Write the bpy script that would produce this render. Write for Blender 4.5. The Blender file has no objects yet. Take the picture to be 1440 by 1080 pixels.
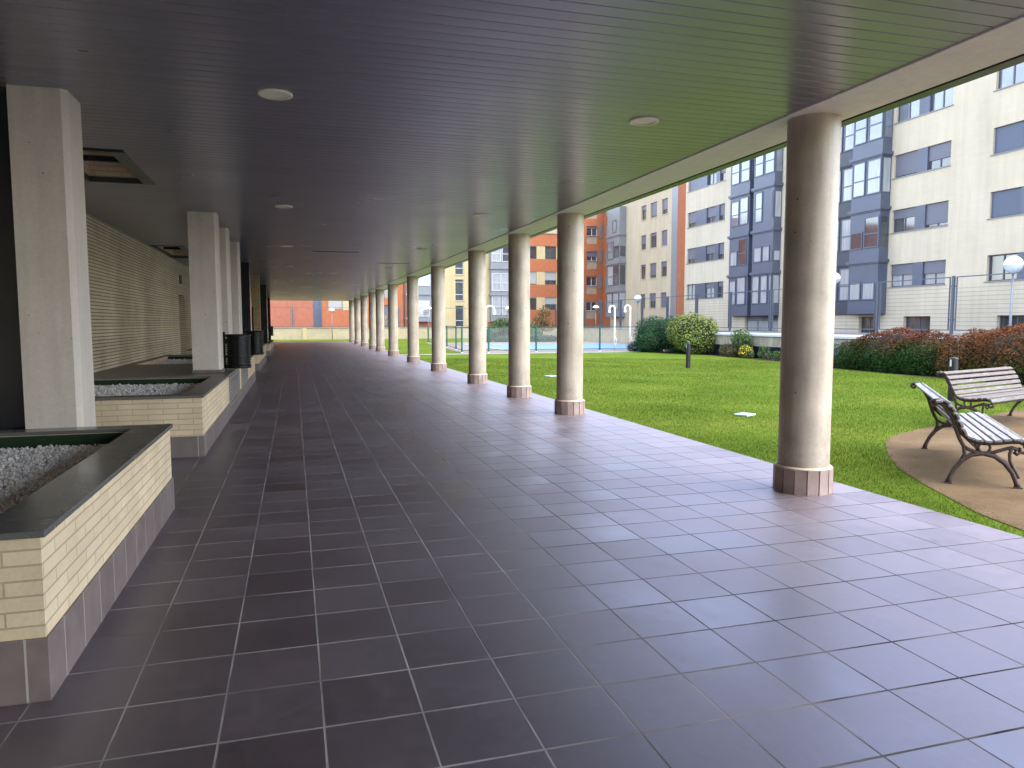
import bpy, bmesh, math, random
import numpy as np
from mathutils import Matrix, Vector
random.seed(7); RNG = np.random.default_rng(11)
sc = bpy.context.scene
C = sc.collection
PI = math.pi

# ---------------------------------------------------------------- materials
class NT:
    """small helper round a material's node tree"""
    def __init__(s, name):
        s.m = bpy.data.materials.new(name); s.m.use_nodes = True
        s.t = s.m.node_tree; s.n = s.t.nodes; s.n.clear()
        s.out = s.n.new('ShaderNodeOutputMaterial')
        s.b = s.n.new('ShaderNodeBsdfPrincipled')
        s.t.links.new(s.b.outputs[0], s.out.inputs[0])
        s._pos = None
    def put(s, sock, v):
        if isinstance(v, bpy.types.NodeSocket): s.t.links.new(v, sock)
        elif isinstance(v, (tuple, list)) and len(v) == 3 and sock.type == 'RGBA': sock.default_value = (*v, 1)
        else: sock.default_value = v
    def set(s, **k):
        for a, v in k.items():
            s.put(s.b.inputs[{'base': 'Base Color', 'rough': 'Roughness', 'metal': 'Metallic', 'normal': 'Normal', 'spec': 'Specular IOR Level',
                              'trans': 'Transmission Weight', 'coat': 'Coat Weight', 'alpha': 'Alpha', 'aniso': 'Anisotropic'}[a]], v)
        return s
    def pos(s):
        if s._pos is None: s._pos = s.n.new('ShaderNodeNewGeometry')
        return s._pos.outputs['Position']
    def obj(s):
        return s.n.new('ShaderNodeTexCoord').outputs['Object']
    def island(s):
        s.pos(); return s._pos.outputs['Random Per Island']
    def math(s, op, a, b=0.0, c=0.0):
        n = s.n.new('ShaderNodeMath'); n.operation = op
        s.put(n.inputs[0], a); s.put(n.inputs[1], b); s.put(n.inputs[2], c)
        return n.outputs[0]
    def sep(s, v):
        n = s.n.new('ShaderNodeSeparateXYZ'); s.put(n.inputs[0], v); return n.outputs
    def comb(s, x, y, z=0.0):
        n = s.n.new('ShaderNodeCombineXYZ')
        for i, v in enumerate((x, y, z)): s.put(n.inputs[i], v)
        return n.outputs[0]
    def noise(s, v, scale, det=4, rough=.55, dist=0):
        n = s.n.new('ShaderNodeTexNoise')
        s.put(n.inputs['Vector'], v); n.inputs['Scale'].default_value = scale
        n.inputs['Detail'].default_value = det; n.inputs['Roughness'].default_value = rough; n.inputs['Distortion'].default_value = dist
        return n.outputs['Fac']
    def voro(s, v, scale):
        n = s.n.new('ShaderNodeTexVoronoi'); s.put(n.inputs['Vector'], v); n.inputs['Scale'].default_value = scale
        return n.outputs
    def wnoise(s, v):
        n = s.n.new('ShaderNodeTexWhiteNoise'); n.noise_dimensions = '3D'; s.put(n.inputs['Vector'], v); return n.outputs
    def ramp(s, f, *st, interp='LINEAR'):
        n = s.n.new('ShaderNodeValToRGB'); n.color_ramp.interpolation = interp
        e = n.color_ramp.elements
        while len(e) < len(st): e.new(.5)
        for i, (p, c) in enumerate(st):
            e[i].position = p; e[i].color = (*c, 1) if isinstance(c, (tuple, list)) else (c, c, c, 1)
        s.put(n.inputs[0], f); return n.outputs[0]
    def mix(s, f, a, b, bt='MIX'):
        n = s.n.new('ShaderNodeMix'); n.data_type = 'RGBA'; n.blend_type = bt
        s.put(n.inputs[0], f); s.put(n.inputs[6], a); s.put(n.inputs[7], b); return n.outputs[2]
    def rng(s, v, a, b, c, d):
        n = s.n.new('ShaderNodeMapRange'); s.put(n.inputs[0], v)
        for i, x in enumerate((a, b, c, d)): n.inputs[i+1].default_value = x
        return n.outputs[0]
    def bump(s, h, strength=.3, dist=.01, normal=None):
        n = s.n.new('ShaderNodeBump'); s.put(n.inputs['Height'], h)
        n.inputs['Strength'].default_value = strength; n.inputs['Distance'].default_value = dist
        if normal: s.put(n.inputs['Normal'], normal)
        return n.outputs[0]
    def uv(s):
        """wall coordinates: along the wall, up the wall"""
        o = s.sep(s.pos()); return s.math('ADD', o[0], o[1]), o[2]

def plain(name, base, rough=.6, metal=0, var=.12, scale=6, bump=0, spec=.5):
    k = NT(name)
    f = k.noise(k.pos(), scale, 5)
    lo = tuple(c*(1-var) for c in base); hi = tuple(min(1, c*(1+var)) for c in base)
    k.set(base=k.ramp(f, (.3, lo), (.7, hi)), rough=k.rng(f, .3, .7, max(0, rough-.06), min(1, rough+.06)), metal=metal, spec=spec)
    if bump: k.set(normal=k.bump(k.noise(k.pos(), scale*9, 6), bump, .01))
    return k.m

def brick(name, c1, c2, mort, w=.25, h=.062, ms=.010, rough=.8, bump=.6, offset=.5, blot=.15):
    k = NT(name); u, v = k.uv()
    n = k.n.new('ShaderNodeTexBrick'); k.put(n.inputs['Vector'], k.comb(u, v))
    n.offset = offset
    k.put(n.inputs['Color1'], c1); k.put(n.inputs['Color2'], c2); k.put(n.inputs['Mortar'], mort)
    n.inputs['Scale'].default_value = 1; n.inputs['Mortar Size'].default_value = ms/2; n.inputs['Mortar Smooth'].default_value = .25
    n.inputs['Brick Width'].default_value = w; n.inputs['Row Height'].default_value = h; n.inputs['Bias'].default_value = 0
    f = k.noise(k.pos(), 2.5, 6); g = k.noise(k.pos(), 60, 4)
    col = k.mix(1, n.outputs['Color'], k.ramp(f, (.3, 1-blot), (.7, 1+blot*.3)), 'MULTIPLY')
    col = k.mix(1, col, k.ramp(g, (.3, .9), (.7, 1.0)), 'MULTIPLY')
    k.set(base=col, rough=rough, spec=.25)
    hgt = k.math('ADD', k.math('MULTIPLY', n.outputs['Fac'], -1), k.math('MULTIPLY', g, .25))
    k.set(normal=k.bump(hgt, bump, .006))
    return k.m

def floor_mat():
    k = NT('walkway_tiles'); o = k.sep(k.pos())
    tx = k.math('DIVIDE', k.math('ADD', o[0], .7208), .4); ty = k.math('DIVIDE', k.math('SUBTRACT', o[1], 2.9477), .4)
    fx = k.math('FRACT', tx); fy = k.math('FRACT', ty)
    cell = k.comb(k.math('FLOOR', tx), k.math('FLOOR', ty))
    ex = k.math('MINIMUM', fx, k.math('SUBTRACT', 1, fx)); ey = k.math('MINIMUM', fy, k.math('SUBTRACT', 1, fy))
    wob = k.math('MULTIPLY', k.math('SUBTRACT', k.noise(k.pos(), 9, 3), .5), .006)
    e = k.math('ADD', k.math('MINIMUM', ex, k.math('MULTIPLY', ey, .72)), wob)
    tile = k.rng(e, .0085, .0125, 0, 1)
    wn = k.wnoise(cell)
    blot = k.noise(k.pos(), 1.1, 6, .6); fine = k.noise(k.pos(), 14, 6, .65); big = k.noise(k.pos(), .35, 3)
    base = k.ramp(wn['Value'], (0, (.100, .071, .064)), (1, (.148, .110, .102)))
    base = k.mix(1, base, k.ramp(blot, (.25, .72), (.75, 1.16)), 'MULTIPLY')
    base = k.mix(1, base, k.ramp(fine, (.3, .82), (.7, 1.12)), 'MULTIPLY')
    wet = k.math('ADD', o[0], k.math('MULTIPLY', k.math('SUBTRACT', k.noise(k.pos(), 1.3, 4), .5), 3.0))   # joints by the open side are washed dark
    scf = k.noise(k.comb(k.math('MULTIPLY', o[0], 2.2), k.math('MULTIPLY', o[1], .6)), 1.6, 8, .72, .8)      # dusty scuffs along the walking line
    base = k.mix(k.rng(scf, .56, .74, 0, .30), base, (.20, .165, .155))
    drp = k.voro(k.pos(), 3.1); spot = k.math('MULTIPLY', k.math('LESS_THAN', drp['Distance'], k.rng(k.sep(drp['Color'])[0], .72, 1, 0, .075)), k.math('GREATER_THAN', k.sep(drp['Color'])[0], .72))
    base = k.mix(k.math('MULTIPLY', spot, .55), base, (.028, .024, .023))
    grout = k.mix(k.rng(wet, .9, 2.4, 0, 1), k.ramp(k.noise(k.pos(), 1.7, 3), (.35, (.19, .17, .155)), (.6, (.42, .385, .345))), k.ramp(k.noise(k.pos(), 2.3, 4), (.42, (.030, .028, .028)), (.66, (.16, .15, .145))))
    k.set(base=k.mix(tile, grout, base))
    r = k.math('ADD', k.rng(blot, .3, .7, .38, .48), k.math('MULTIPLY', k.math('SUBTRACT', wn['Value'], .5), .10))
    r = k.math('ADD', r, k.math('MULTIPLY', k.math('SUBTRACT', fine, .5), .16))
    k.set(rough=k.mix(tile, (.9, .9, .9), k.comb(r, r, r)), spec=k.rng(tile, 0, 1, .05, .85))
    k.b.inputs['IOR'].default_value = 2.0; k.b.inputs['Specular Tint'].default_value = (.68, .72, 1.0, 1)
    ws = k.sep(wn['Color'])
    tilt = k.math('ADD', k.math('MULTIPLY', k.math('SUBTRACT', ws[0], .5), fx), k.math('MULTIPLY', k.math('SUBTRACT', ws[1], .5), fy))
    h = k.math('ADD', k.math('ADD', k.math('MULTIPLY', tile, .5), k.math('MULTIPLY', tilt, 1.0)), k.math('MULTIPLY', fine, .10))
    k.set(normal=k.bump(h, .55, .006))
    return k.m

def skirt_mat():
    k = NT('skirting_tiles'); u, v = k.uv()
    t = k.math('SUBTRACT', k.math('DIVIDE', u, .32), .406); f = k.math('FRACT', t)
    e = k.math('MINIMUM', f, k.math('SUBTRACT', 1, f)); tile = k.rng(e, .012, .018, 0, 1)
    wn = k.wnoise(k.comb(k.math('FLOOR', t), 0.0))
    base = k.ramp(wn['Value'], (0, (.175, .132, .118)), (1, (.225, .175, .16)))
    base = k.mix(1, base, k.ramp(k.noise(k.pos(), 7, 5), (.3, .85), (.7, 1.1)), 'MULTIPLY')
    k.set(base=k.mix(tile, (.42, .38, .34), base), rough=.5, normal=k.bump(tile, .4, .004))
    return k.m

def conc(name, base, pits=True, rough=.6, streak=.15, spec=.4, pitscale=9, grime=0):
    k = NT(name); o = k.sep(k.pos())
    f = k.noise(k.pos(), 2.2, 7, .6); s = k.noise(k.comb(k.math('MULTIPLY', o[0], 6), k.math('MULTIPLY', o[1], 6), k.math('MULTIPLY', o[2], .5)), 1.6, 5)
    g = k.noise(k.pos(), 45, 4)
    col = k.mix(1, base, k.ramp(f, (.28, 1-streak), (.72, 1+streak*.6)), 'MULTIPLY')
    col = k.mix(1, col, k.ramp(s, (.3, 1-streak), (.7, 1.06)), 'MULTIPLY')
    col = k.mix(1, col, k.ramp(g, (.3, .93), (.7, 1.04)), 'MULTIPLY')
    h = k.math('MULTIPLY', g, .3)
    if grime:
        sp = k.math('ADD', k.math('MULTIPLY', k.noise(k.pos(), 5.5, 8, .7), 1.5), k.rng(o[2], .25, 1.1, .12, -.45))
        col = k.mix(k.rng(sp, .72, 1.05, 0, grime), col, tuple(c*.45 for c in base))
    if pits:
        d = k.voro(k.pos(), pitscale)
        sel = k.sep(d['Color'])
        rad = k.rng(sel[0], .60, 1, .02, .15)
        rad = k.math('MULTIPLY', rad, k.math('GREATER_THAN', sel[0], .60))
        p = k.math('LESS_THAN', d['Distance'], rad)
        col = k.mix(k.math('MULTIPLY', p, .8), col, tuple(c*.18 for c in base)); h = k.math('SUBTRACT', h, p)
    k.set(base=col, rough=k.rng(f, .3, .7, rough-.08, rough+.08), spec=spec, normal=k.bump(h, .25, .004))
    return k.m

def leaf_mat(name, c1, c2, top=None, z0=0, z1=1, rough=.5):
    k = NT(name)
    col = k.ramp(k.island(), (0, c1), (1, c2))
    if top:
        o = k.sep(k.pos())
        f = k.math('ADD', o[2], k.math('MULTIPLY', k.math('SUBTRACT', k.noise(k.pos(), 1.3, 4), .5), 1.3))
        f = k.math('ADD', f, k.math('MULTIPLY', k.math('SUBTRACT', k.island(), .5), .5))
        f = k.rng(f, z0, z1, 0, 1)
        col = k.mix(f, col, k.ramp(k.math('FRACT', k.math('MULTIPLY', k.island(), 7.3)), (0, top[0]), (1, top[1])))
    k.set(base=col, rough=.75, spec=.08)
    tr = k.n.new('ShaderNodeBsdfTranslucent'); k.put(tr.inputs[0], col)
    mx = k.n.new('ShaderNodeMixShader'); mx.inputs[0].default_value = .22
    k.t.links.new(k.b.outputs[0], mx.inputs[1]); k.t.links.new(tr.outputs[0], mx.inputs[2]); k.t.links.new(mx.outputs[0], k.out.inputs[0])
    return k.m

def lawn_mat():
    k = NT('lawn_turf'); p = k.pos()
    a = k.noise(p, .45, 4); b = k.noise(p, 5, 6, .7); c = k.noise(p, 70, 3, .7)
    col = k.ramp(a, (.3, (.068, .118, .013)), (.55, (.100, .151, .018)), (.75, (.150, .176, .030)))
    col = k.mix(1, col, k.ramp(b, (.25, .78), (.75, 1.15)), 'MULTIPLY')
    col = k.mix(1, col, k.ramp(c, (.25, .7), (.75, 1.2)), 'MULTIPLY')
    dry = k.noise(p, .85, 6, .7); col = k.mix(k.rng(dry, .60, .72, 0, .55), col, (.205, .185, .060))
    k.set(base=col, rough=.95, spec=.02, normal=k.bump(k.math('ADD', c, k.math('MULTIPLY', b, .7)), .7, .03))
    return k.m

def sand_mat(name='sandy_earth', c1=(.098, .063, .034), c2=(.170, .116, .065)):
    k = NT(name); p = k.pos()
    a = k.noise(p, 1.1, 6, .6); b = k.noise(p, 90, 4, .7)
    col = k.mix(1, k.ramp(a, (.3, c1), (.7, c2)), k.ramp(b, (.25, .72), (.75, 1.15)), 'MULTIPLY')
    k.set(base=col, rough=.95, spec=.1, normal=k.bump(k.math('ADD', b, k.math('MULTIPLY', k.noise(p, 12, 5), 2)), .6, .012))
    return k.m

def facade_mat(name, c1, c2, groove=None, gz=3.3, fine=.012):
    """pale stone courses; deep grooves below gz"""
    k = NT(name); u, v = k.uv()
    n = k.n.new('ShaderNodeTexBrick'); k.put(n.inputs['Vector'], k.comb(u, v)); n.offset = .5
    k.put(n.inputs['Color1'], c1); k.put(n.inputs['Color2'], c2); k.put(n.inputs['Mortar'], tuple(x*.93 for x in c1))
    n.inputs['Scale'].default_value = 1; n.inputs['Mortar Size'].default_value = fine/2
    n.inputs['Brick Width'].default_value = .6; n.inputs['Row Height'].default_value = .18
    f = k.noise(k.pos(), .35, 5); st = k.noise(k.comb(k.math('MULTIPLY', u, 2.2), k.math('MULTIPLY', v, .16)), 1.0, 6, .65)
    col = k.mix(1, n.outputs['Color'], k.ramp(f, (.3, .92), (.7, 1.03)), 'MULTIPLY')
    col = k.mix(1, col, k.ramp(st, (.32, .88), (.6, 1.02)), 'MULTIPLY')
    if groove:
        t = k.math('FRACT', k.math('DIVIDE', v, groove)); g = k.math('MULTIPLY', k.math('LESS_THAN', t, .13), k.math('LESS_THAN', v, gz))
        col = k.mix(k.math('MULTIPLY', g, .55), col, tuple(x*.35 for x in c1))
    k.set(base=col, rough=.85, spec=.2)
    return k.m

def glass(name, base, rough=.06, spec=.8):
    k = NT(name)
    f = k.noise(k.pos(), .9, 2)
    k.set(base=k.ramp(f, (.35, tuple(c*.6 for c in base)), (.65, base)), rough=rough, spec=spec, metal=0)
    k.b.inputs['IOR'].default_value = 1.7
    return k.m

def curtain(name, base):
    k = NT(name); u, v = k.uv()
    w = k.noise(k.comb(k.math('MULTIPLY', u, 9), k.math('MULTIPLY', v, .6)), 1.0, 3)
    k.set(base=k.ramp(w, (.3, tuple(c*.7 for c in base)), (.7, base)), rough=.12, spec=.7)
    return k.m

def shutter_mat(name, base):
    k = NT(name); u, v = k.uv()
    t = k.math('FRACT', k.math('DIVIDE', v, .045))
    k.set(base=k.mix(k.math('LESS_THAN', t, .18), base, tuple(c*.6 for c in base)), rough=.5)
    return k.m

def wood_mat(name='painted_bench_wood', lo=.70, hi=.82):
    k = NT(name); o = k.obj(); s = k.sep(o)
    v = k.comb(k.math('MULTIPLY', s[0], 1.2), k.math('MULTIPLY', s[1], 14), k.math('MULTIPLY', s[2], 14))
    f = k.noise(v, 3, 6, .7); g = k.noise(o, 5, 6, .7)
    paint = k.ramp(g, (.3, (.18, .18, .19)), (.7, (.30, .30, .32)))
    bare = k.ramp(f, (.3, (.055, .042, .036)), (.7, (.17, .135, .118)))
    m = k.rng(k.math('ADD', f, k.math('MULTIPLY', g, .4)), lo, hi, 0, 1)
    k.set(base=k.mix(m, paint, bare), rough=.6, normal=k.bump(f, .3, .004))
    return k.m

def gravel_mat():
    k = NT('white_gravel')
    c = k.ramp(k.island(), (0, (.44, .41, .38)), (.35, (.66, .63, .60)), (1, (.86, .84, .81)))
    k.set(base=k.mix(1, c, k.ramp(k.noise(k.pos(), 60, 4), (.3, .8), (.7, 1.05)), 'MULTIPLY'), rough=.85)
    return k.m

def grass_mat():
    k = NT('grass_blades')
    a = k.noise(k.pos(), .45, 4)
    col = k.ramp(k.island(), (0, (.064, .113, .013)), (.6, (.101, .154, .018)), (.93, (.150, .182, .030)), (1, (.28, .24, .085)))
    col = k.mix(1, col, k.ramp(a, (.3, (.8, .85, .8)), (.7, (1.3, 1.15, 1.2))), 'MULTIPLY')
    dry = k.noise(k.pos(), .85, 6, .7); col = k.mix(k.rng(dry, .60, .72, 0, .55), col, (.205, .185, .060))
    k.set(base=col, rough=.8, spec=.04)
    tr = k.n.new('ShaderNodeBsdfTranslucent'); k.put(tr.inputs[0], col)
    mx = k.n.new('ShaderNodeMixShader'); mx.inputs[0].default_value = .3
    k.t.links.new(k.b.outputs[0], mx.inputs[1]); k.t.links.new(tr.outputs[0], mx.inputs[2]); k.t.links.new(mx.outputs[0], k.out.inputs[0])
    return k.m

def ceiling_mat():
    k = NT('lacquered_metal_slats'); o = k.sep(k.pos())
    wn = k.wnoise(k.comb(k.math('FLOOR', k.math('DIVIDE', k.math('SUBTRACT', o[1], 3.8755), .136)), k.math('FLOOR', k.math('DIVIDE', o[0], 4))))
    f = k.noise(k.pos(), .8, 4)
    base = k.mix(1, (.295, .28, .335), k.ramp(wn['Value'], (0, .93), (1, 1.05)), 'MULTIPLY')
    k.set(base=base, metal=.55, rough=k.rng(f, .3, .7, .27, .33), spec=.5)
    return k.m

M = {}
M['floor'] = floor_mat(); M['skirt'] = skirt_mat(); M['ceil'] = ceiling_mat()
M['slot'] = plain('dark_slot', (.02, .02, .02), .7)
M['beam'] = conc('painted_beam', (.76, .72, .68), False, .6, .06)
M['trim'] = plain('dark_metal_trim', (.10, .11, .10), .35, .6, .05)
M['column'] = conc('round_column_concrete', (.49, .41, .315), True, .45, .26, .5, 10, .55)
M['pillar'] = conc('painted_pillar_concrete', (.62, .55, .485), True, .65, .07, .3, 13)
M['plinth'] = plain('plinth_tiles', (.31, .225, .19), .5, 0, .2, 7)
M['mortar'] = plain('cream_mortar', (.55, .47, .36), .9)
M['brick'] = brick('cream_brick', (.84, .67, .445), (.77, .605, .395), (.56, .43, .29), .33, .0665, .010)
M['brickwall'] = brick('raked_cream_brick', (.82, .70, .51), (.73, .61, .44), (.24, .19, .13), 6.0, .0625, .016, .8, .8)
M['brickpier'] = brick('yellow_brick', (.50, .38, .20), (.42, .31, .16), (.15, .11, .07), .25, .07, .016)
M['coping'] = plain('polished_coping_stone', (.115, .115, .108), .24, 0, .05, 1.5)
M['coping2'] = plain('stone_coping', (.16, .14, .125), .42, 0, .12, 9)
M['black'] = plain('dark_granite', (.012, .014, .019), .22, 0, .1, 2)
M['turf'] = plain('artificial_turf', (.012, .035, .012), .95, 0, .5, 90, .6)
M['gravel'] = gravel_mat()
M['cream'] = plain('cream_enamel', (.86, .80, .64), .4, 0, .04)
M['bin'] = plain('black_painted_metal', (.010, .010, .011), .35, .3, .2)
M['louvre'] = plain('grey_louvre', (.27, .265, .26), .45, .4, .05)
M['lawn'] = lawn_mat(); M['grass'] = grass_mat(); M['sand'] = sand_mat()
M['soil'] = sand_mat('dark_soil', (.045, .028, .02), (.10, .062, .045))
M['earth'] = sand_mat('open_ground', (.16, .15, .14), (.22, .21, .20))
M['kerb'] = conc('pale_concrete_kerb', (.25, .24, .205), False, .8, .12)
M['deck'] = conc('pool_deck_paving', (.17, .14, .13), False, .8, .12)
M['street'] = conc('street_asphalt', (.06, .06, .062), False, .85, .1)
M['poolcover'] = plain('blue_pool_water', (.055, .17, .42), .5, 0, .10, .8)
M['white'] = plain('white_paint', (.80, .80, .80), .4, 0, .03)
M['globe'] = plain('opal_globe', (.82, .83, .86), .22, 0, .02, 3)
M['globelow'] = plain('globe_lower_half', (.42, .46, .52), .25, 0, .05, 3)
M['galv'] = plain('galvanised_steel', (.20, .21, .23), .5, .3, .1)
M['iron'] = plain('rusty_cast_iron', (.075, .052, .043), .65, .1, .5, 30, .3)
M['wood'] = wood_mat(); M['wood2'] = wood_mat('bare_bench_wood', .50, .66)
M['fence'] = plain('slate_grey_steel', (.075, .09, .115), .5, .2, .08)
M['green'] = plain('green_fence_paint', (.010, .085, .060), .4, .1, .1)
M['bollard'] = plain('anthracite_bollard', (.030, .030, .033), .4, .3, .1)
M['bollight'] = plain('bollard_lens', (.78, .80, .80), .3, 0, .03)
M['wallcream'] = brick('boundary_wall_block', (.47, .385, .25), (.43, .35, .225), (.36, .30, .19), 1.2, .28, .012, .85, .2)
M['stained'] = conc('stained_concrete', (.45, .39, .30), True, .9, .35)
M['bluelouvre'] = plain('navy_louvre', (.030, .042, .075), .4, .3, .12)
M['cap'] = plain('pale_metal_capping', (.66, .67, .72), .35, .2, .05)
M['roofgrey'] = plain('lilac_grey_membrane', (.34, .34, .37), .7)
M['stone'] = facade_mat('white_stone_facade', (.545, .468, .36), (.525, .45, .343), .203, 3.32)
M['stucco'] = facade_mat('cream_render', (.50, .405, .285), (.485, .39, .275), None)
M['yellow'] = facade_mat('yellow_render', (.48, .385, .215), (.465, .37, .205), None)
M['orange'] = brick('orange_brick', (.41, .138, .062), (.38, .122, .055), (.35, .15, .08), .25, .065, .008, .85, .15)
M['pinkbrick'] = brick('pale_red_brick', (.38, .135, .08), (.35, .12, .072), (.33, .16, .105), .25, .065, .008, .85, .15)
M['bluegrey'] = plain('blue_grey_cladding', (.078, .090, .130), .4, .1, .05, 2)
M['blueshade'] = plain('shaded_blue_cladding', (.040, .046, .066), .5, .1, .08, 2)  # blue-grey cladding darkened: shade of the set-back parts put into its colour
M['greyclad'] = plain('mid_grey_cladding', (.20, .205, .22), .45, .1, .06, 2)
M['greypanel'] = plain('lilac_grey_panel', (.24, .24, .28), .5, 0, .05, 2)
M['shutter'] = shutter_mat('lilac_roller_shutter', (.125, .125, .160)); M['shutterg'] = shutter_mat('pale_roller_shutter', (.33, .32, .31))
M['shutterb'] = shutter_mat('blue_roller_shutter', (.075, .092, .145))
M['frame'] = plain('window_frame', (.085, .080, .095), .45, .2, .06); M['framew'] = plain('pale_window_frame', (.52, .52, .54), .45, .1, .05)
M['pane'] = glass('window_glass', (.05, .055, .065)); M['pane2'] = curtain('curtained_glass', (.36, .37, .38)); M['pane3'] = glass('bright_glass', (.16, .19, .24), .03, 1.0)
M['pipe'] = plain('drain_pipe_brown', (.13, .07, .06), .5)
M['leafdark'] = leaf_mat('dark_green_leaves', (.014, .050, .020), (.045, .125, .055))
M['leafyel'] = leaf_mat('yellow_green_leaves', (.045, .095, .014), (.33, .37, .10))
M['leafred'] = leaf_mat('red_tipped_leaves', (.010, .036, .009), (.045, .095, .018), ((.072, .021, .012), (.190, .068, .040)), .60, 1.25)
M['leafred2'] = leaf_mat('rust_tipped_leaves', (.020, .042, .010), (.085, .095, .018), ((.085, .028, .011), (.215, .085, .036)), .05, 1.0)
M['leafgrey'] = leaf_mat('grey_green_leaves', (.07, .11, .09), (.24, .31, .26))
M['leafbrown'] = leaf_mat('brown_green_leaves', (.05, .055, .022), (.19, .15, .08))
M['leafmid'] = leaf_mat('mid_green_leaves', (.035, .085, .025), (.15, .21, .07))
M['leaftree'] = leaf_mat('bronze_leaves', (.085, .065, .025), (.30, .19, .085))
M['flower'] = leaf_mat('yellow_flowers', (.62, .40, .03), (.80, .62, .06))
M['bark'] = plain('bark', (.075, .055, .04), .9, 0, .3, 20, .5)
M['core'] = plain('inner_twigs', (.010, .014, .005), .95, 0, .3, 10)

# ---------------------------------------------------------------- mesh builder
class MB:
    def __init__(s): s.v = []; s.f = []; s.sm = []; s.mi = []; s.cur = 0
    def add(s, vs, fs, smooth=False):
        o = len(s.v); s.v += [tuple(map(float, p)) for p in vs]
        for f in fs: s.f.append(tuple(o+i for i in f)); s.sm.append(smooth); s.mi.append(s.cur)
        return s
    def box(s, x0, x1, y0, y1, z0, z1):
        x0, x1 = sorted((x0, x1)); y0, y1 = sorted((y0, y1)); z0, z1 = sorted((z0, z1))
        return s.add([(x0, y0, z0), (x1, y0, z0), (x1, y1, z0), (x0, y1, z0), (x0, y0, z1), (x1, y0, z1), (x1, y1, z1), (x0, y1, z1)],
                     [(3, 2, 1, 0), (4, 5, 6, 7), (0, 1, 5, 4), (1, 2, 6, 5), (2, 3, 7, 6), (3, 0, 4, 7)])
    def lathe(s, prof, n=24, c=(0, 0), smooth=True, cap=True, a0=0.0):
        vs = []; fs = []
        for r, z in prof:
            for i in range(n):
                a = a0+2*PI*i/n; vs.append((c[0]+r*math.cos(a), c[1]+r*math.sin(a), z))
        for j in range(len(prof)-1):
            for i in range(n):
                k = (i+1) % n; fs.append((j*n+i, j*n+k, (j+1)*n+k, (j+1)*n+i))
        s.add(vs, fs, smooth)
        if cap:
            s.add(vs[:n], [tuple(reversed(range(n)))]); s.add(vs[-n:], [tuple(range(n))])
        return s
    def tube(s, pts, r, n=8, smooth=True):
        pts = [Vector(p) for p in pts]; rs = r if isinstance(r, (list, tuple)) else [r]*len(pts)
        vs = []; fs = []; up = None
        for i, p in enumerate(pts):
            t = (pts[min(i+1, len(pts)-1)]-pts[max(i-1, 0)]).normalized()
            if up is None: up = Vector((0, 0, 1)) if abs(t.z) < .9 else Vector((1, 0, 0))
            a = t.cross(up); a = a.normalized() if a.length > 1e-6 else t.orthogonal().normalized()
            b = t.cross(a).normalized(); up = b.cross(t) if False else up
            for j in range(n):
                q = 2*PI*j/n; vs.append(p+(a*math.cos(q)+b*math.sin(q))*rs[i])
        for i in range(len(pts)-1):
            for j in range(n):
                k = (j+1) % n; fs.append((i*n+j, i*n+k, (i+1)*n+k, (i+1)*n+j))
        fs.append(tuple(reversed(range(n)))); fs.append(tuple(range((len(pts)-1)*n, len(pts)*n)))
        return s.add(vs, fs, smooth)
    def prism(s, poly, z0, z1):
        n = len(poly); vs = [(x, y, z0) for x, y in poly]+[(x, y, z1) for x, y in poly]
        return s.add(vs, [tuple(reversed(range(n))), tuple(range(n, 2*n))]+[(i, (i+1) % n, n+(i+1) % n, n+i) for i in range(n)])
    def ball(s, c, r, n=20, m=12, smooth=True, z0=-1, z1=1):
        a0 = math.asin(z0); a1 = math.asin(z1)
        rr = r if isinstance(r, (tuple, list)) else (r, r, r)
        vs = []; fs = []
        for j in range(m+1):
            a = a0+(a1-a0)*j/m
            for i in range(n):
                b = 2*PI*i/n; vs.append((c[0]+rr[0]*math.cos(a)*math.cos(b), c[1]+rr[1]*math.cos(a)*math.sin(b), c[2]+rr[2]*math.sin(a)))
        for j in range(m):
            for i in range(n):
                k = (i+1) % n; fs.append((j*n+i, j*n+k, (j+1)*n+k, (j+1)*n+i))
        return s.add(vs, fs, smooth)
    def build(s, name, mats, parent=None, bevel=0, seg=2, loc=None):
        me = bpy.data.meshes.new(name); me.from_pydata(s.v, [], s.f)
        me.polygons.foreach_set('use_smooth', s.sm)
        mats = mats if isinstance(mats, (list, tuple)) else [mats]
        for m in mats: me.materials.append(m)
        if len(mats) > 1: me.polygons.foreach_set('material_index', s.mi)
        me.update()
        o = bpy.data.objects.new(name, me); C.objects.link(o)
        if parent: o.parent = parent
        if loc: o.location = loc
        if bevel:
            b = o.modifiers.new('bevel', 'BEVEL'); b.width = bevel; b.segments = seg; b.limit_method = 'ANGLE'
        return o

def tag(o, label=None, cat=None, group=None, kind=None):
    for k, v in (('label', label), ('category', cat), ('group', group), ('kind', kind)):
        if v: o[k] = v
    return o
def thing(name, label, cat, loc=(0, 0, 0), rz=0, group=None):
    o = bpy.data.objects.new(name, None); C.objects.link(o); o.location = loc; o.rotation_euler = (0, 0, rz); o.empty_display_size = .2
    return tag(o, label, cat, group)
def dup(root, loc, label=None, rz=None):
    r = root.copy(); C.objects.link(r); r.location = loc
    if rz is not None: r.rotation_euler = (0, 0, rz)
    if label: r['label'] = label
    for ch in list(root.children):
        c = ch.copy(); C.objects.link(c); c.parent = r
        for g in list(ch.children):
            d = g.copy(); C.objects.link(d); d.parent = c
    return r
def sheet(name, poly, z, m, kind='structure'):
    mb = MB(); mb.add([(x, y, z) for x, y in poly], [tuple(range(len(poly)))])
    return tag(mb.build(name, m), kind=kind)
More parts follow.
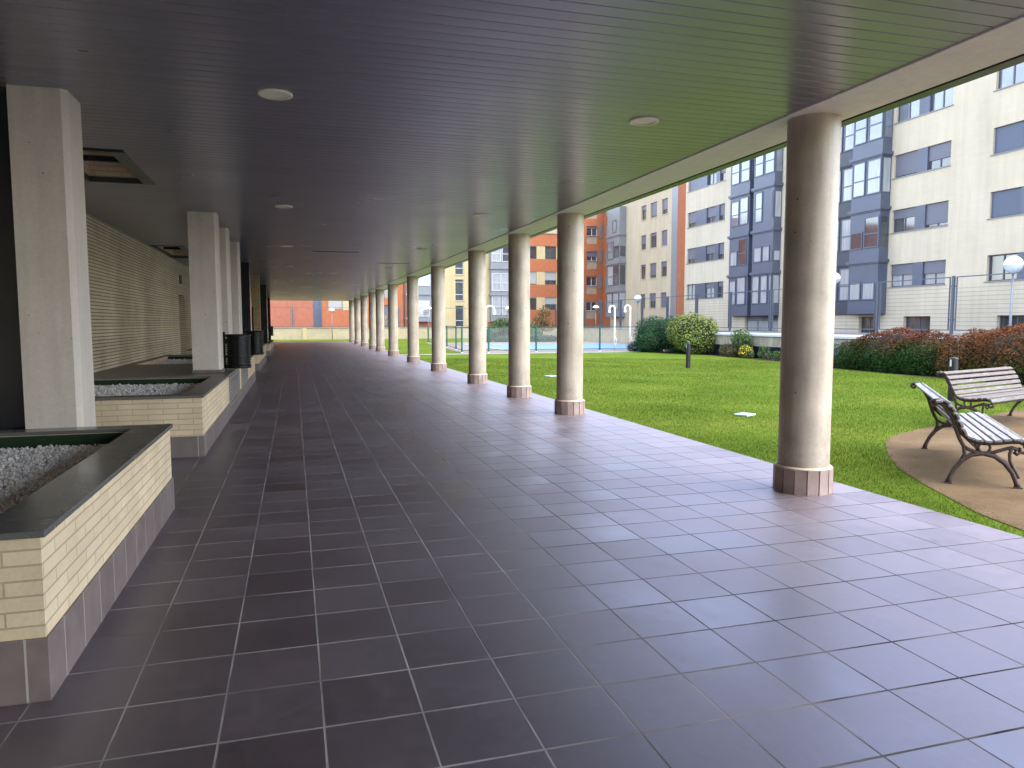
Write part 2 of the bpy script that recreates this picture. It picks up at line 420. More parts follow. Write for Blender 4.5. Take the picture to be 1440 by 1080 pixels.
def inside(poly, x, y):
    r = np.zeros(len(x), bool); n = len(poly)
    for i in range(n):
        x0, y0 = poly[i]; x1, y1 = poly[(i+1) % n]
        c = ((y0 > y) != (y1 > y)); r ^= c & (x < (x1-x0)*(y-y0)/((y1-y0) if y1 != y0 else 1e-9)+x0)
    return r

# ---------------------------------------------------------------- the ground
CEIL, BEAM, LX, EX = 3.522, 3.508, -3.40, 5.254      # heights and the walkway's edge
sheet('ground', [(-250, -250), (250, -250), (250, 350), (-250, 350)], -.10, M['earth'])
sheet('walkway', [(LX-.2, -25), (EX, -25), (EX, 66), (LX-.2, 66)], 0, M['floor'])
mb = MB(); mb.box(EX-.02, EX, -25, 66, -.08, -.002); tag(mb.build('walkway_edge', M['plinth']), kind='structure')
SAND = [(5.27, 3.6), (5.58, 4.84), (6.05, 5.86), (6.45, 6.6), (6.94, 7.28), (7.35, 7.75), (7.73, 8.17), (8.15, 8.5), (8.6, 8.75), (9.2, 9.02),
        (9.8, 9.25), (11.6, 9.95), (13.0, 10.5), (14.6, 10.6), (16, 9.6), (16.8, 7.5), (16.9, 4), (15.5, 0), (12, -3), (8.5, -3.5), (6.3, -1), (5.5, 1.2)]
LAWN = [(EX, -25), (24, -25), (20, -5), (18.6, 5), (18.05, 13), (18.0, 17.5), (18.1, 19.1), (18.35, 22), (19.2, 26.4), (19.8, 30), (19.7, 33), (18.9, 36), (18.4, 37.3), (EX, 37.3)]
sheet('lawn', LAWN, -.015, M['lawn'])
sheet('sandy_path', SAND, -.008, M['sand'])
sheet('kerb_strip', [(EX, 37.3), (18.6, 37.3), (19.2, 38.2), (EX, 38.2)], -.006, M['kerb'])
sheet('far_lawn', [(-30, 66), (EX+.001, 66), (EX+.001, 38.2), (8.6, 38.2), (10.2, 60), (25, 60), (25, 75.9), (-30, 75.9)], -.02, M['lawn'])
sheet('walkway_kerb', [(LX, 66), (EX, 66), (EX, 66.35), (LX, 66.35)], -.004, M['kerb'])
sheet('pool_deck', [(8.6, 38.2), (19.2, 38.2), (20.4, 38.6), (24.85, 38.6), (24.85, 60), (10.2, 60)], -.012, M['deck'])
sheet('planting_bed', [(24, -25), (25, -25), (25, 38.6), (20.4, 38.6), (19.2, 38.2), (18.4, 37.3), (18.9, 36), (19.7, 33), (19.8, 30), (19.2, 26.4), (18.35, 22), (18.1, 19.1),
                        (18.0, 17.5), (18.05, 13), (18.6, 5), (20, -5)], -.03, M['soil'])
sheet('street', [(25.3, -40), (31.5, -40), (31.5, 58), (34, 58), (34, 79), (25.3, 79)], .10, M['street'])
mb = MB(); mb.box(12.2, 23.2, 41.2, 53, -.06, .008); tag(mb.build('pool_water', M['poolcover']), kind='structure')
mb = MB(); mb.box(11.8, 12.2, 40.8, 53.4, -.05, .02).box(23.2, 23.6, 40.8, 53.4, -.05, .02).box(12.2, 23.2, 40.8, 41.2, -.05, .02).box(12.2, 23.2, 53, 53.4, -.05, .02)
tag(mb.build('pool_kerb', M['kerb']), kind='structure')

# grass blades: the near lawn, thinning out with distance
def grass():
    n = 420000
    r = 4+np.power(RNG.random(n), 1.15)*30; a = np.radians(RNG.uniform(3, 56, n))
    x = r*np.sin(a)*1.0; y = r*np.cos(a)
    ok = inside(LAWN, x, y) & (x > EX+.015)
    s = inside([(px+.05*math.sin(i*2.1), py+.05*math.cos(i*1.7)) for i, (px, py) in enumerate(SAND)], x+RNG.normal(0, .05, n), y+RNG.normal(0, .05, n))
    ok &= ~s
    x, y, r = x[ok], y[ok], r[ok]; n = len(x)
    h = RNG.uniform(.014, .032, n)*(1+.3*np.sin(x*1.7)*np.cos(y*1.3)); w = .0026+.0007*r/4
    th = RNG.uniform(0, 2*PI, n); lx = RNG.normal(0, .016, n); ly = RNG.normal(0, .016, n)
    v = np.empty((n, 3, 3)); v[:, 0] = np.stack([x-np.cos(th)*w, y-np.sin(th)*w, np.full(n, -.018)], 1)
    v[:, 1] = np.stack([x+np.cos(th)*w, y+np.sin(th)*w, np.full(n, -.018)], 1); v[:, 2] = np.stack([x+lx, y+ly, h-.015], 1)
    return tri_mesh('grass', v, M['grass'])
def tri_mesh(name, v, m, parent=None, k=3):
    n = len(v); me = bpy.data.meshes.new(name)
    me.vertices.add(n*k); me.vertices.foreach_set('co', v.reshape(-1).astype(np.float32))
    me.loops.add(n*k); me.loops.foreach_set('vertex_index', np.arange(n*k, dtype=np.int32))
    me.polygons.add(n); me.polygons.foreach_set('loop_start', np.arange(0, n*k, k, dtype=np.int32)); me.polygons.foreach_set('loop_total', np.full(n, k, dtype=np.int32))
    me.materials.append(m); me.update(); me.validate()
    o = bpy.data.objects.new(name, me); C.objects.link(o)
    if parent: o.parent = parent
    return o
tag(grass(), 'short green grass blades covering the lawn beside the walkway', 'grass', kind='stuff')

# ---------------------------------------------------------------- the portico
# ceiling of cross slats (pitch .136), open where the two hatches are
HATCH = [(-2.62, -1.76, 9.28, 11.3), (-3.36, -2.56, 20.1, 23.7)]
port = thing('portico', 'long covered walkway roof with dark metal slat ceiling and pale edge beam', 'portico roof')
mb = MB(); pitch = .136; y = -25+.05
def slat(x0, x1, y0):
    d = pitch-.008
    pr = [(0, .0058), (.0015, .0012), (.006, .0001), (.012, 0), (d*.5, -.0006), (d-.012, 0), (d-.006, .0001), (d-.0015, .0012), (d, .0058)]
    vs = [(x0, y0+a, CEIL+b) for a, b in pr]+[(x1, y0+a, CEIL+b) for a, b in pr]; n = len(pr)
    mb.add(vs, [(i, i+1, n+i+1, n+i) for i in range(n-1)], False)
yk = 3.88-math.ceil((3.88+25)/pitch)*pitch
while yk < 66.2:
    segs = [(LX, 4.56)]
    for hx0, hx1, hy0, hy1 in HATCH:
        if hy0-.1 < yk < hy1:
            segs = [(LX, hx0), (hx1, 4.56)]
            if hx0-LX < .06: segs = segs[1:]
    for a, b in segs: slat(a, b, yk)
    yk += pitch
mb.build('ceiling', M['ceil'], port)
mb = MB(); mb.box(LX-.2, 4.38, -25, 9.28, CEIL+.006, CEIL+.06); mb.box(LX-.2, 4.38, 11.3, 20.1, CEIL+.006, CEIL+.06); mb.box(LX-.2, 4.38, 23.7, 66.2, CEIL+.006, CEIL+.06)
mb.box(-1.76, 4.38, 9.28, 11.3, CEIL+.006, CEIL+.06).box(LX-.2, -2.62, 9.28, 11.3, CEIL+.006, CEIL+.06).box(-2.56, 4.38, 20.1, 23.7, CEIL+.006, CEIL+.06)
mb.build('ceiling_backing', M['slot'], port)
mb = MB(); mb.box(4.40, 4.99, -25, 66.25, BEAM, 4.1); mb.build('edge_beam', M['beam'], port, .006)
mb = MB(); mb.box(4.99, 5.04, -25, 66.25, BEAM+.02, 4.1).box(5.04, 5.165, -25, 66.25, BEAM+.005, 4.1); mb.build('edge_trim', M['trim'], port)
mb = MB(); mb.box(LX-.2, 5.165, 66.2, 66.35, BEAM+.02, 4.1); mb.build('end_trim', M['trim'], port)
mb = MB(); mb.box(-14, 5.15, -25, 66.3, 4.1, 4.5); mb.build('flat_roof', M['roofgrey'], port)
for hx0, hx1, hy0, hy1 in HATCH:
    fr = MB(); t = .05; z0, z1 = CEIL-.012, CEIL+.062
    fr.box(hx0, hx0+t, hy0, hy1, z0, z1).box(hx1-.16, hx1, hy0, hy1, z0, z1).box(hx0+t, hx1-.16, hy0, hy0+t, z0, z1).box(hx0+t, hx1-.16, hy1-t, hy1, z0, z1)
    f = fr.build('ceiling_hatch', M['trim'], port, .004)
    sh = MB(); sh.box(hx0+.02, hx0+.05, hy0+.05, hy1-.05, z1, 4.25).box(hx1-.16, hx1-.13, hy0+.05, hy1-.05, z1, 4.25).box(hx0+.05, hx1-.16, hy1-.05, hy1-.02, z1, 4.25).box(hx0+.05, hx1-.16, hy0+.02, hy0+.05, z1, 4.25)
    sh.build('shaft_lining', M['brick'], f)
    b = MB(); b.box(hx0, hx1, hy0, hy1, 4.251, 4.28); b.box(hx0+.05, hx1-.16, (hy0+hy1)/2, (hy0+hy1)/2+.06, z1+.02, z1+.08); b.build('shaft_lid', M['slot'], f)
# long dark slots let into the slats
for x0, x1, yy in ((.53, 1.74, 20.52), (2.62, 3.60, 23.98)):
    s = MB(); s.box(x0, x1, yy, yy+.10, CEIL-.006, CEIL+.0015); tag(s.build('ceiling_slot', M['slot']), 'narrow dark slot vent across the ceiling '+('near the middle of the walkway' if x0 < 1 else 'close to the edge beam'), 'vent', 'slot vents in the ceiling')
# recessed downlights
ld = thing('ceiling_light', 'cream round recessed downlight, first in the row over the planters side', 'ceiling light', (-.10, 6.62, CEIL), 0, 'recessed ceiling downlights')
mb = MB(); mb.lathe([(.140, -.002), (.140, -.014), (.128, -.018), (.112, -.014)], 32, cap=False); mb.build('trim_ring', M['cream'], ld)
mb = MB(); mb.lathe([(.128, -.013), (.118, -.007), (.060, -.004), (.001, -.003)], 32, cap=False); mb.build('reflector', M['cream'], ld)
ords = ['first', 'second', 'third', 'fourth', 'fifth', 'sixth', 'seventh', 'eighth', 'ninth', 'tenth', 'eleventh', 'twelfth']
for i, yy in enumerate((12.82, 19.37, 26.1, 34.7)):
    dup(ld, (-.10-.012*(i+1), yy, CEIL), f'cream round recessed downlight, {ords[i+1]} in the row over the planters side')
for i, yy in enumerate((6.52, 12.87, 19.18, 26.0)):
    dup(ld, (3.22, yy, CEIL), f'cream round recessed downlight, {ords[i]} in the row close to the edge beam')

# the round columns
CY = [6.0, 12.35, 15.45, 19.3, 24.85, 30.45, 36.85, 42.6, 46.6, 52.5, 58.2, 63.9]
c0 = thing('round_column', 'round concrete column with tiled foot, standing before the two benches', 'column', (4.709, CY[0], 0), 0, 'row of round columns along the lawn')
mb = MB(); mb.lathe([(.237, .20), (.235, .6), (.2345, 2.0), (.2345, BEAM)], 64, cap=False); mb.build('shaft', M['column'], c0)
mb = MB(); n = 15
for i in range(n):
    a0 = 2*PI*i/n+.024; a1 = 2*PI*(i+1)/n-.024; R = .274; r = .245
    p = [(r*math.cos(a0), r*math.sin(a0)), (R*math.cos(a0), R*math.sin(a0)), (R*math.cos(a1), R*math.sin(a1)), (r*math.cos(a1), r*math.sin(a1))]
    mb.prism(p, 0, .235)
pl = mb.build('plinth', M['plinth'], c0)
mb = MB(); mb.lathe([(.258, 0), (.258, .228), (.262, .238), (.252, .250), (.236, .252)], 48, cap=False); mb.build('mortar_bed', M['mortar'], pl)
for i, yy in enumerate(CY[1:]):
    e = 'round concrete column with tiled foot, '+(f'{ords[i+1]} in the row counting from the benches' if i < 10 else 'last of the row beside the far wall')
    dup(c0, (4.709, yy, 0), e, rz=.4*i)

# concrete pillars, chamfered corner towards the walkway
def pillar(x0, x1, y0, y1, z0, label, base=True):
    t = thing('square_pillar', label, 'pillar', ((x0+x1)/2, (y0+y1)/2, z0), 0, 'square concrete pillars')
    cx, cy = (x0+x1)/2, (y0+y1)/2; c = .045
    a, b, d, e = x0-cx, x1-cx, y0-cy, y1-cy
    p = [(a, d), (b-c, d), (b, d+c), (b, e-c), (b-c, e), (a, e)]
    mb = MB(); mb.prism(p, 0, CEIL-z0+.02); mb.build('shaft', M['pillar'], t)
    if base:
        mb = MB(); mb.box(a-.02, b+.02, d-.02, e+.02, .002, .055); mb.build('skirting', M['coping2'], t, .004)
pillar(-2.155, -1.73, 6.965, 7.43, 0, 'square pale concrete pillar behind the first gravel planter, at the picture edge', False)
pillar(-1.70, -1.235, 13.85, 14.32, .752, 'square pale concrete pillar standing on the second planter beside a black bin')
pillar(-1.68, -1.225, 16.0, 16.45, .752, 'square pale concrete pillar, second one standing on the long planter')
pillar(-1.68, -1.20, 18.7, 19.15, .752, 'square pale concrete pillar nearest the dark stone pier', False)

def clad(x0, x1, y0, y1, z0, label, m, name='stone_pier', cat='pier', grp='dark stone piers'):
    t = thing(name, label, cat, ((x0+x1)/2, (y0+y1)/2, z0), 0, grp)
    w, d = (x1-x0)/2, (y1-y0)/2
    mb = MB(); mb.box(-w, w, -d, d, 0, CEIL-z0+.02); mb.build('shaft', m, t, .004)
    mb = MB(); mb.box(-w-.012, w+.012, -d-.012, d+.012, 0, .10); mb.build('skirting', m, t, .004)
    return t
clad(LX, -2.17, 7.05, 7.7, 0, 'wide dark polished stone pier behind the first planter', M['black'])
clad(-1.9, -1.31, 24.9, 25.6, 0, 'dark polished stone pier between the long planter and the brick pier', M['black'])
bp = clad(-1.95, -1.28, 31.2, 31.8, 0, 'yellow brick pier with a black door panel on its front', M['brickpier'], 'brick_pier', 'pier', None)
mb = MB(); mb.box(-.29, .09, -.335, -.302, .12, 2.25); d = mb.build('door_panel', M['bin'], bp, .004)
mb = MB(); mb.box(.05, .065, -.36, -.335, 1.0, 1.15); mb.build('handle', M['galv'], d)
clad(-2.0, -1.27, 39.1, 39.8, 0, 'tall dark polished stone pier beyond the brick pier', M['black'])
clad(-2.7, -1.72, 60.2, 61, 0, 'farthest dark stone pier, at the end of the walkway', M['black'])

# brick wall along the back of the planters
bw = thing('brick_wall', 'cream brick wall with dark raked joints behind the planters', 'wall', (LX, 7.7, 0))
mb = MB(); y0 = 0
mb.box(-.25, 0, 0, 17.3, 0, CEIL).box(-.25, 0, 18.5, 57, 0, CEIL).box(-.25, 0, 17.3, 18.5, 2.5, CEIL).box(-.25, 0, -32.7, -.56, 0, CEIL)
mb.build('brickwork', M['brickwall'], bw)
mb = MB(); mb.box(-.34, -.20, 17.3, 18.5, 0, 2.5); dr = mb.build('doorway', plain('brown_door', (.20, .12, .055), .6, 0, .1), bw)
mb = MB(); mb.box(-.20, -.16, 17.45, 17.49, 1.0, 1.2); mb.build('handle', M['galv'], dr)
mb = MB(); mb.box(-.02, .03, 17.55, 17.95, 2.85, 3.12); mb.build('wall_lamp', M['bin'], bw, .01)
mb = MB(); mb.box(-.04, .004, -.01, -.0, 0, CEIL); mb.build('corner_strip', M['trim'], bw)
bk = MB(); bk.box(LX-.2, 4.3, -25.2, -25, 0, CEIL); tag(bk.build('light_block_wall', M['brickwall']), 'unseen cream brick wall added behind the viewer to shut light out of the walkway', 'wall')  # unseen wall, added so no light enters from the walkway's back end

# gravel planters
def stones(name, x0, x1, y0, y1, z, n, size, parent):
    ico = bmesh.new(); bmesh.ops.create_icosphere(ico, subdivisions=1, radius=1); ico.verts.ensure_lookup_table()
    bv = np.array([v.co[:] for v in ico.verts]); bf = np.array([[v.index for v in f.verts] for f in ico.faces]); ico.free()
    V = []
    for i in range(n):
        q = bv*(1+RNG.normal(0, .16, (len(bv), 1)))*RNG.uniform(.6, 1.3, 3)*size*RNG.uniform(.6, 1.35)
        a, b = RNG.uniform(0, 2*PI), RNG.uniform(-.9, .9)
        Ra = np.array([[math.cos(a), -math.sin(a), 0], [math.sin(a), math.cos(a), 0], [0, 0, 1]]); Rb = np.array([[1, 0, 0], [0, math.cos(b), -math.sin(b)], [0, math.sin(b), math.cos(b)]])
        q = q@Rb@Ra+np.array([RNG.uniform(x0, x1), RNG.uniform(y0, y1), z+RNG.uniform(-.012, .016)])
        V.append(q[bf])
    o = tri_mesh(name, np.concatenate(V), M['gravel'], parent); o['kind'] = 'stuff'; return o
def planter(name, label, x0, x1, y0, y1, basins, cop, top=.75, skirt=.28, cw=.255, vents=(), grp='raised brick planters'):
    t = thing(name, label, 'planter', (0, 0, 0), 0, grp)
    mb = MB()     # brick body: shell round the basins
    ys = [y0]+[q for b in basins for q in (b[2], b[3])]+[y1]
    for i in range(0, len(ys), 2): mb.box(x0, x1-.012, ys[i]+(.012 if i == 0 else 0), ys[i+1]-(.012 if i+2 >= len(ys) else 0), skirt-.02, top-.03)
    for b in basins:
        mb.box(x0, b[0], b[2], b[3], skirt-.02, top-.03); mb.box(b[1], x1-.012, b[2], b[3], skirt-.02, top-.03)
    mb.build('brick_body', M['brick'], t)
    mb = MB(); mb.box(x0, x1, y0, y1, 0, skirt); mb.build('tiled_skirting', M['skirt'], t, .003)
    mb = MB(); o = .012
    for i in range(0, len(ys), 2): mb.box(x0, x1+o, ys[i]-(o if i == 0 else 0), ys[i+1]+(o if i+2 >= len(ys) else 0), top-.03, top)
    for b in basins:
        if b[0] > x0+.02: mb.box(x0, b[0], b[2], b[3], top-.03, top)
        mb.box(b[1], x1+o, b[2], b[3], top-.03, top)
    mb.build('coping', cop, t, .004)
    for b in basins:
        mb = MB(); mb.box(b[0], b[1], b[2], b[3], skirt+.1, top-.15); mb.build('gravel_bed', M['roofgrey'], t)
        stones('gravel', b[0]+.02, b[1]-.02, b[2]+.02, b[3]-.04, top-.135, b[4], b[5], t)
        mb = MB(); mb.box(b[0], b[1], b[3]-.03, b[3]-.001, top-.16, top-.033); mb.build('turf_lining', M['turf'], t)
    for vy0, vy1 in vents:
        f = MB(); f.box(x1-.03, x1+.012, vy0, vy1, .20, .25).box(x1-.03, x1+.012, vy0, vy1, .66, .70).box(x1-.03, x1+.012, vy0, vy0+.07, .25, .66).box(x1-.03, x1+.012, vy1-.07, vy1, .25, .66)
        v = f.build('vent_grille', M['louvre'], t)
        s = MB()
        for k in range(8):
            z = .275+k*.05; s.add([(x1+.008, vy0+.07, z-.010), (x1+.008, vy1-.07, z-.010), (x1-.006, vy1-.07, z+.012), (x1-.006, vy0+.07, z+.012)], [(0, 1, 2, 3)])
        s.build('slat', M['louvre'], v)
        bb = MB(); bb.box(x1-.03, x1-.008, vy0+.07, vy1-.07, .25, .66); bb.build('backing', M['slot'], v)
    return t
planter('brick_planter', 'cream brick planter of white gravel with dark polished coping, closest to the viewer', LX, -1.042, 3.5, 6.945,
        [(-3.2, -1.315, 3.72, 6.755, 20000, .0125)], M['coping'])
planter('brick_planter', 'long cream brick planter with two vent grilles and pillars standing on it', LX, -1.08, 9.6, 22.3,
        [(-3.2, -1.33, 9.86, 13.1, 5500, .021), (-3.3, -2.0, 17.2, 21.9, 2200, .026)], M['coping2'], skirt=.255, vents=((13.45, 15.75), (16.5, 18.5)))
planter('brick_planter', 'short cream brick plinth in front of the dark stone pier and brick pier', LX, -1.16, 26.2, 33.4,
        [(-3.2, -2.1, 26.6, 30.8, 700, .03)], M['coping2'], skirt=.255)
planter('brick_planter', 'small cream brick plinth beside the tall dark pier near the far end', LX, -1.16, 38.2, 46.5,
        [(-3.2, -2.1, 40.2, 46, 300, .04)], M['coping2'], top=.62, skirt=.255)

# slatted litter bins
def bin_(loc, label):
    t = thing('litter_bin', label, 'litter bin', loc, 0, 'black litter bins')
    mb = MB()
    n = 40; R = .215; z0, z1 = .02, .62
    mb.lathe([(R-.02, z0), (R-.02, z1-.02)], n, cap=True); mb.build('liner', M['bin'], t)
    mb = MB()
    for k in range(13):
        z = z0+.03+k*.043
        mb.lathe([(R-.006, z), (R+.004, z+.004), (R+.004, z+.024), (R-.006, z+.028)], n, cap=False)
    mb.lathe([(R-.012, z0-.02), (R+.006, z0-.02), (R+.008, z0+.03), (R-.012, z0+.03)], n, cap=False)
    mb.build('body', M['bin'], t)
    mb = MB(); mb.lathe([(R-.03, z1-.03), (R-.03, z1), (R+.010, z1+.004), (R+.012, z1-.03)], n, cap=False); mb.build('rim', M['bin'], t)
    mb = MB(); mb.box(-.262, -.222, -.025, .025, -.008, .67).box(-.225, -.19, -.04, .04, .18, .24).box(-.225, -.19, -.04, .04, .46, .52); mb.build('post', M['bin'], t, .003)
    return t
b0 = bin_((-1.00, 14.62, .79), 'black slatted litter bin on the planter edge beside the square pillar')
mb = MB(); mb.box(-.262, -.222, -.025, .025, -.04, 0); mb.build('foot', M['bin'], b0)
dup(b0, (-1.00, 20.6, .79), 'black slatted litter bin farther along the long planter')
dup(b0, (-1.50, 50.5, .79), 'distant black litter bin hanging near the farthest pier')
clad(-2.0, -1.74, 50.3, 50.8, 0, 'low view of dark post wall carrying the distant litter bin', M['black'])

# ---------------------------------------------------------------- garden furniture
def bench(loc, rz, label, L=2.35, wd='wood'):
    """local x = length, local -y = the way it faces"""
    t = thing('park_bench', label, 'bench', loc, rz, 'cast iron park benches'); t.scale = (1, 1, 1.06)
    prof = [(.655, .385), (.635, .425), (.59, .445), (.51, .44), (.42, .425), (.33, .415), (.24, .418), (.17, .44), (.12, .49), (.085, .56), (.05, .635), (.012, .705), (-.035, .765), (-.095, .80), (-.155, .79)]
    # resample by arc length
    P = [Vector((a, b)) for a, b in prof]; d = [0]
    for i in range(1, len(P)): d.append(d[-1]+(P[i]-P[i-1]).length)
    def at(s):
        for i in range(1, len(P)):
            if s <= d[i]: k = (s-d[i-1])/(d[i]-d[i-1]); return P[i-1].lerp(P[i], k), (P[i]-P[i-1]).normalized()
        return P[-1], (P[-1]-P[-2]).normalized()
    seat, back = MB(), MB(); n = 13; st = d[-1]/n
    rr = random.Random(3)
    for i in range(n):
        p, tg = at((i+.5)*st); nn = Vector((-tg.y, tg.x));
        if nn.y < 0 and i < 8: nn = -nn
        if i >= 8 and nn.x < 0: nn = -nn
        w, h = st*.36, .012; e0 = -L/2+rr.uniform(-.012, .012); e1 = L/2+rr.uniform(-.012, .012)
        q = [p-tg*w, p+tg*w, p+tg*w+nn*h*2, p-tg*w+nn*h*2]
        vs = [(x, -v.x, v.y) for x in (e0, e1) for v in q]
        (seat if i < 6 else back).add(vs, [(0, 1, 2, 3), (7, 6, 5, 4), (0, 4, 5, 1), (1, 5, 6, 2), (2, 6, 7, 3), (3, 7, 4, 0)])
    seat.build('seat', M[wd], t, .005); back.build('backrest', M[wd], t, .005)
    for x in (-L/2+.06, L/2-.06):
        f = MB(); V = lambda pts: [(x, -a, b) for a, b in pts]
        f.tube(V([(a, b-.012) if i < 8 else (a-.012, b-.008) for i, (a, b) in enumerate(prof)]), 0.0221, 8)
        f.tube(V([(0, 0), (.015, .06), (.05, .14), (.11, .225), (.19, .285), (.29, .305), (.39, .285), (.48, .225), (.545, .14), (.58, .06), (.60, 0)]), [.030, .024, .023, .025, .023, .022, .023, .025, .023, .024, .030], 8)
        f.tube(V([(.10, .21), (.135, .29), (.125, .36), (.085, .43), (.05, .52), (.02, .61), (-.02, .68), (-.07, .745), (-.12, .775)]), 0.0182, 8)
        f.tube(V([(.125, .36), (.17, .335), (.24, .312), (.30, .308), (.38, .32), (.47, .355), (.53, .375), (.58, .36), (.60, .33), (.575, .312), (.552, .33), (.56, .35)]), 0.0169, 8)
        f.tube(V([(.30+.05*math.cos(q), .36+.05*math.sin(q)) for q in [2*PI*j/16 for j in range(17)]]), 0.0130, 6)
        f.tube(V([(.53, .375), (.515, .31), (.52, .25), (.55, .19), (.585, .13), (.60, .09)]), 0.0156, 8)
        f.tube(V([(-.155+.026*math.cos(q), .765+.026*math.sin(q)) for q in [PI/2+2*PI*j/14*.9 for j in range(15)]]), 0.0143, 6)
        f.tube(V([(.655-.03+.03*math.cos(q), .36+.03*math.sin(q)) for q in [PI/2-2*PI*j/14*.85 for j in range(15)]]), 0.0156, 6)
        f.box(x-.03, x+.03, -.035, .035, -.012, .012).box(x-.03, x+.03, -.635, -.565, -.012, .012)
        f.build('iron_frame', M['iron'], t)
    mb = MB(); mb.tube([(-L/2+.06, -.29, .30), (L/2-.06, -.29, .30)], .010, 8); mb.build('stretcher', M['iron'], t)
    return t
u = Vector((.645, .765)); P0 = Vector((6.385, 5.915)); c = P0+u*1.02
bench((c.x, c.y, -.005), math.atan2(u.y, u.x), 'worn slatted bench with curled iron legs seen end on, standing at the sand edge')
u = Vector((.952, .306)); P0 = Vector((9.78, 9.12)); c = P0+u*1.12
bench((c.x, c.y, -.005), math.atan2(u.y, u.x), 'worn slatted bench seen from the front, in front of the red topped hedge', wd='wood2')

def bollard(loc, label):
    t = thing('bollard_light', label, 'bollard light', loc, .5, 'bollard lights on the lawn')
    mb = MB(); mb.lathe([(.083, 0), (.083, .72)], 20); mb.build('post', M['bollard'], t)
    mb = MB(); mb.lathe([(.070, .72), (.070, .875)], 20, cap=False); mb.build('lens', M['bollight'], t)
    mb = MB(); mb.lathe([(.083, .872), (.083, .90), (.06, .908)], 20)
    for q in range(10):
        a = 2*PI*q/20+.9; mb.prism([(r*math.cos(a+s), r*math.sin(a+s)) for r, s in ((.071, -.155), (.083, -.155), (.083, .155), (.071, .155))], .72, .872)
    mb.build('hood', M['bollard'], t)
    return t
b1 = bollard((13.53, 23.62, -.015), 'dark cylinder bollard light on the open lawn before the round shrubs')
b1.rotation_euler.z = 2.7
dup(b1, (13.06, 12.06, -.015), 'dark bollard light half hidden behind the bench by the red hedge')
for i, (x, y, lb) in enumerate(((7.56, 11.22, 'pale square cover plate flush in the lawn near the first column'), (7.41, 21.1, 'small pale cover plate in the lawn behind the second column'))):
    mb = MB(); mb.box(-.16, .16, -.13, .13, -.01, .022); o = mb.build('cover_plate', plain('pale_plastic_lid', (.40, .48, .50), .4), None, .006)
    o.location = (x, y, 0); o.rotation_euler.z = .5; tag(o, lb, 'cover plate', 'cover plates in the lawn')
    mb = MB(); mb.box(-.03, .03, -.02, .02, .0222, .026); mb.build('grip', M['bin'], o)

def globe_lamp(x, y, zc, R, label, z0=0):
    t = thing('globe_lamp', label, 'lamp post', (x, y, z0), 0, 'white globe lamps')
    mb = MB(); mb.tube([(0, 0, 0), (0, 0, zc-z0-R+.02)], [.05, .035], 12); mb.build('pole', M['galv'], t)
    mb = MB(); mb.lathe([(.07, zc-z0-R-.03), (.09, zc-z0-R+.03)], 16); mb.build('collar', M['galv'], t)
    mb = MB(); mb.ball((0, 0, zc-z0), R, 28, 10, True, 0, 1); mb.build('globe', M['globe'], t)
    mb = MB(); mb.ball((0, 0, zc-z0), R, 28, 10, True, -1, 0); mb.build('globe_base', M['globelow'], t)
globe_lamp(24.2, 20.1, 3.62, .30, 'white globe lamp on thin pole above the rust topped hedge', .0)
globe_lamp(24.3, 29.2, 3.66, .28, 'white globe lamp partly hidden by the first round column', .0)
globe_lamp(26.0, 53.3, 3.48, .29, 'white globe lamp before the cream building with square windows', .1)
def mushroom(x, y, z, label, z0=0):
    t = thing('mushroom_lamp', label, 'lamp post', (x, y, z0), 0, 'white mushroom lamps')
    h = z-z0
    mb = MB(); mb.tube([(0, 0, 0), (0, 0, h-.05)], [.045, .03], 10); mb.build('pole', M['galv'], t)
    mb = MB(); mb.lathe([(.30, h-.05), (.29, h), (.22, h+.10), (.12, h+.15), (.01, h+.17)], 24, cap=True); mb.build('cap', M['white'], t)
    mb = MB(); mb.lathe([(.09, h-.16), (.12, h-.051)], 16); mb.build('lens', M['globe'], t)
mushroom(25.9, 61.5, 2.98, 'white mushroom lamp before the orange building with vents', .1)
mushroom(10.9, 62.0, 2.82, 'white mushroom lamp seen between the fifth and sixth columns')
mushroom(17.9, 62.0, 2.85, 'white mushroom lamp beside the dark trunked tree behind the pool')
mushroom(3.6, 75.0, 2.9, 'white mushroom lamp at the far wall beyond the walkway end')

def shower(x, y, H, r, label, flip=1):
    t = thing('pool_shower', label, 'pool shower', (x, y, 0), 0, 'white cane shaped pool poles')
    pts = [(0, 0, 0), (0, 0, H*.5), (0, 0, H-r)]+[(flip*r*(1-math.cos(a)), 0, H-r+r*math.sin(a)) for a in [PI*j/10 for j in range(1, 11)]]+[(flip*2*r, 0, H-r-.12)]
    mb = MB(); mb.tube(pts, .05, 10); mb.build('pole', M['white'], t)
    mb = MB(); mb.lathe([(.06, H-r-.24), (.08, H-r-.12), (.03, H-r-.08)], 12, (flip*2*r, 0)); mb.build('shower_head', M['white'], t)
    mb = MB(); mb.tube([(0, 0, .18), (.10*flip*-1, 0, .34), (-.13*flip, 0, .52), (-.08*flip, 0, .72), (0, 0, .9)], .028, 8); mb.build('handle', M['white'], t)
shower(18.22, 40.4, 2.60, .17, 'white cane topped pole by the pool, the one nearer the column', -1)
shower(19.08, 40.1, 2.62, .17, 'white cane topped pole by the pool, the one nearer the round shrubs', -1)
shower(10.24, 40.05, 2.55, .26, 'white hooked pool pole beside the green fence post')

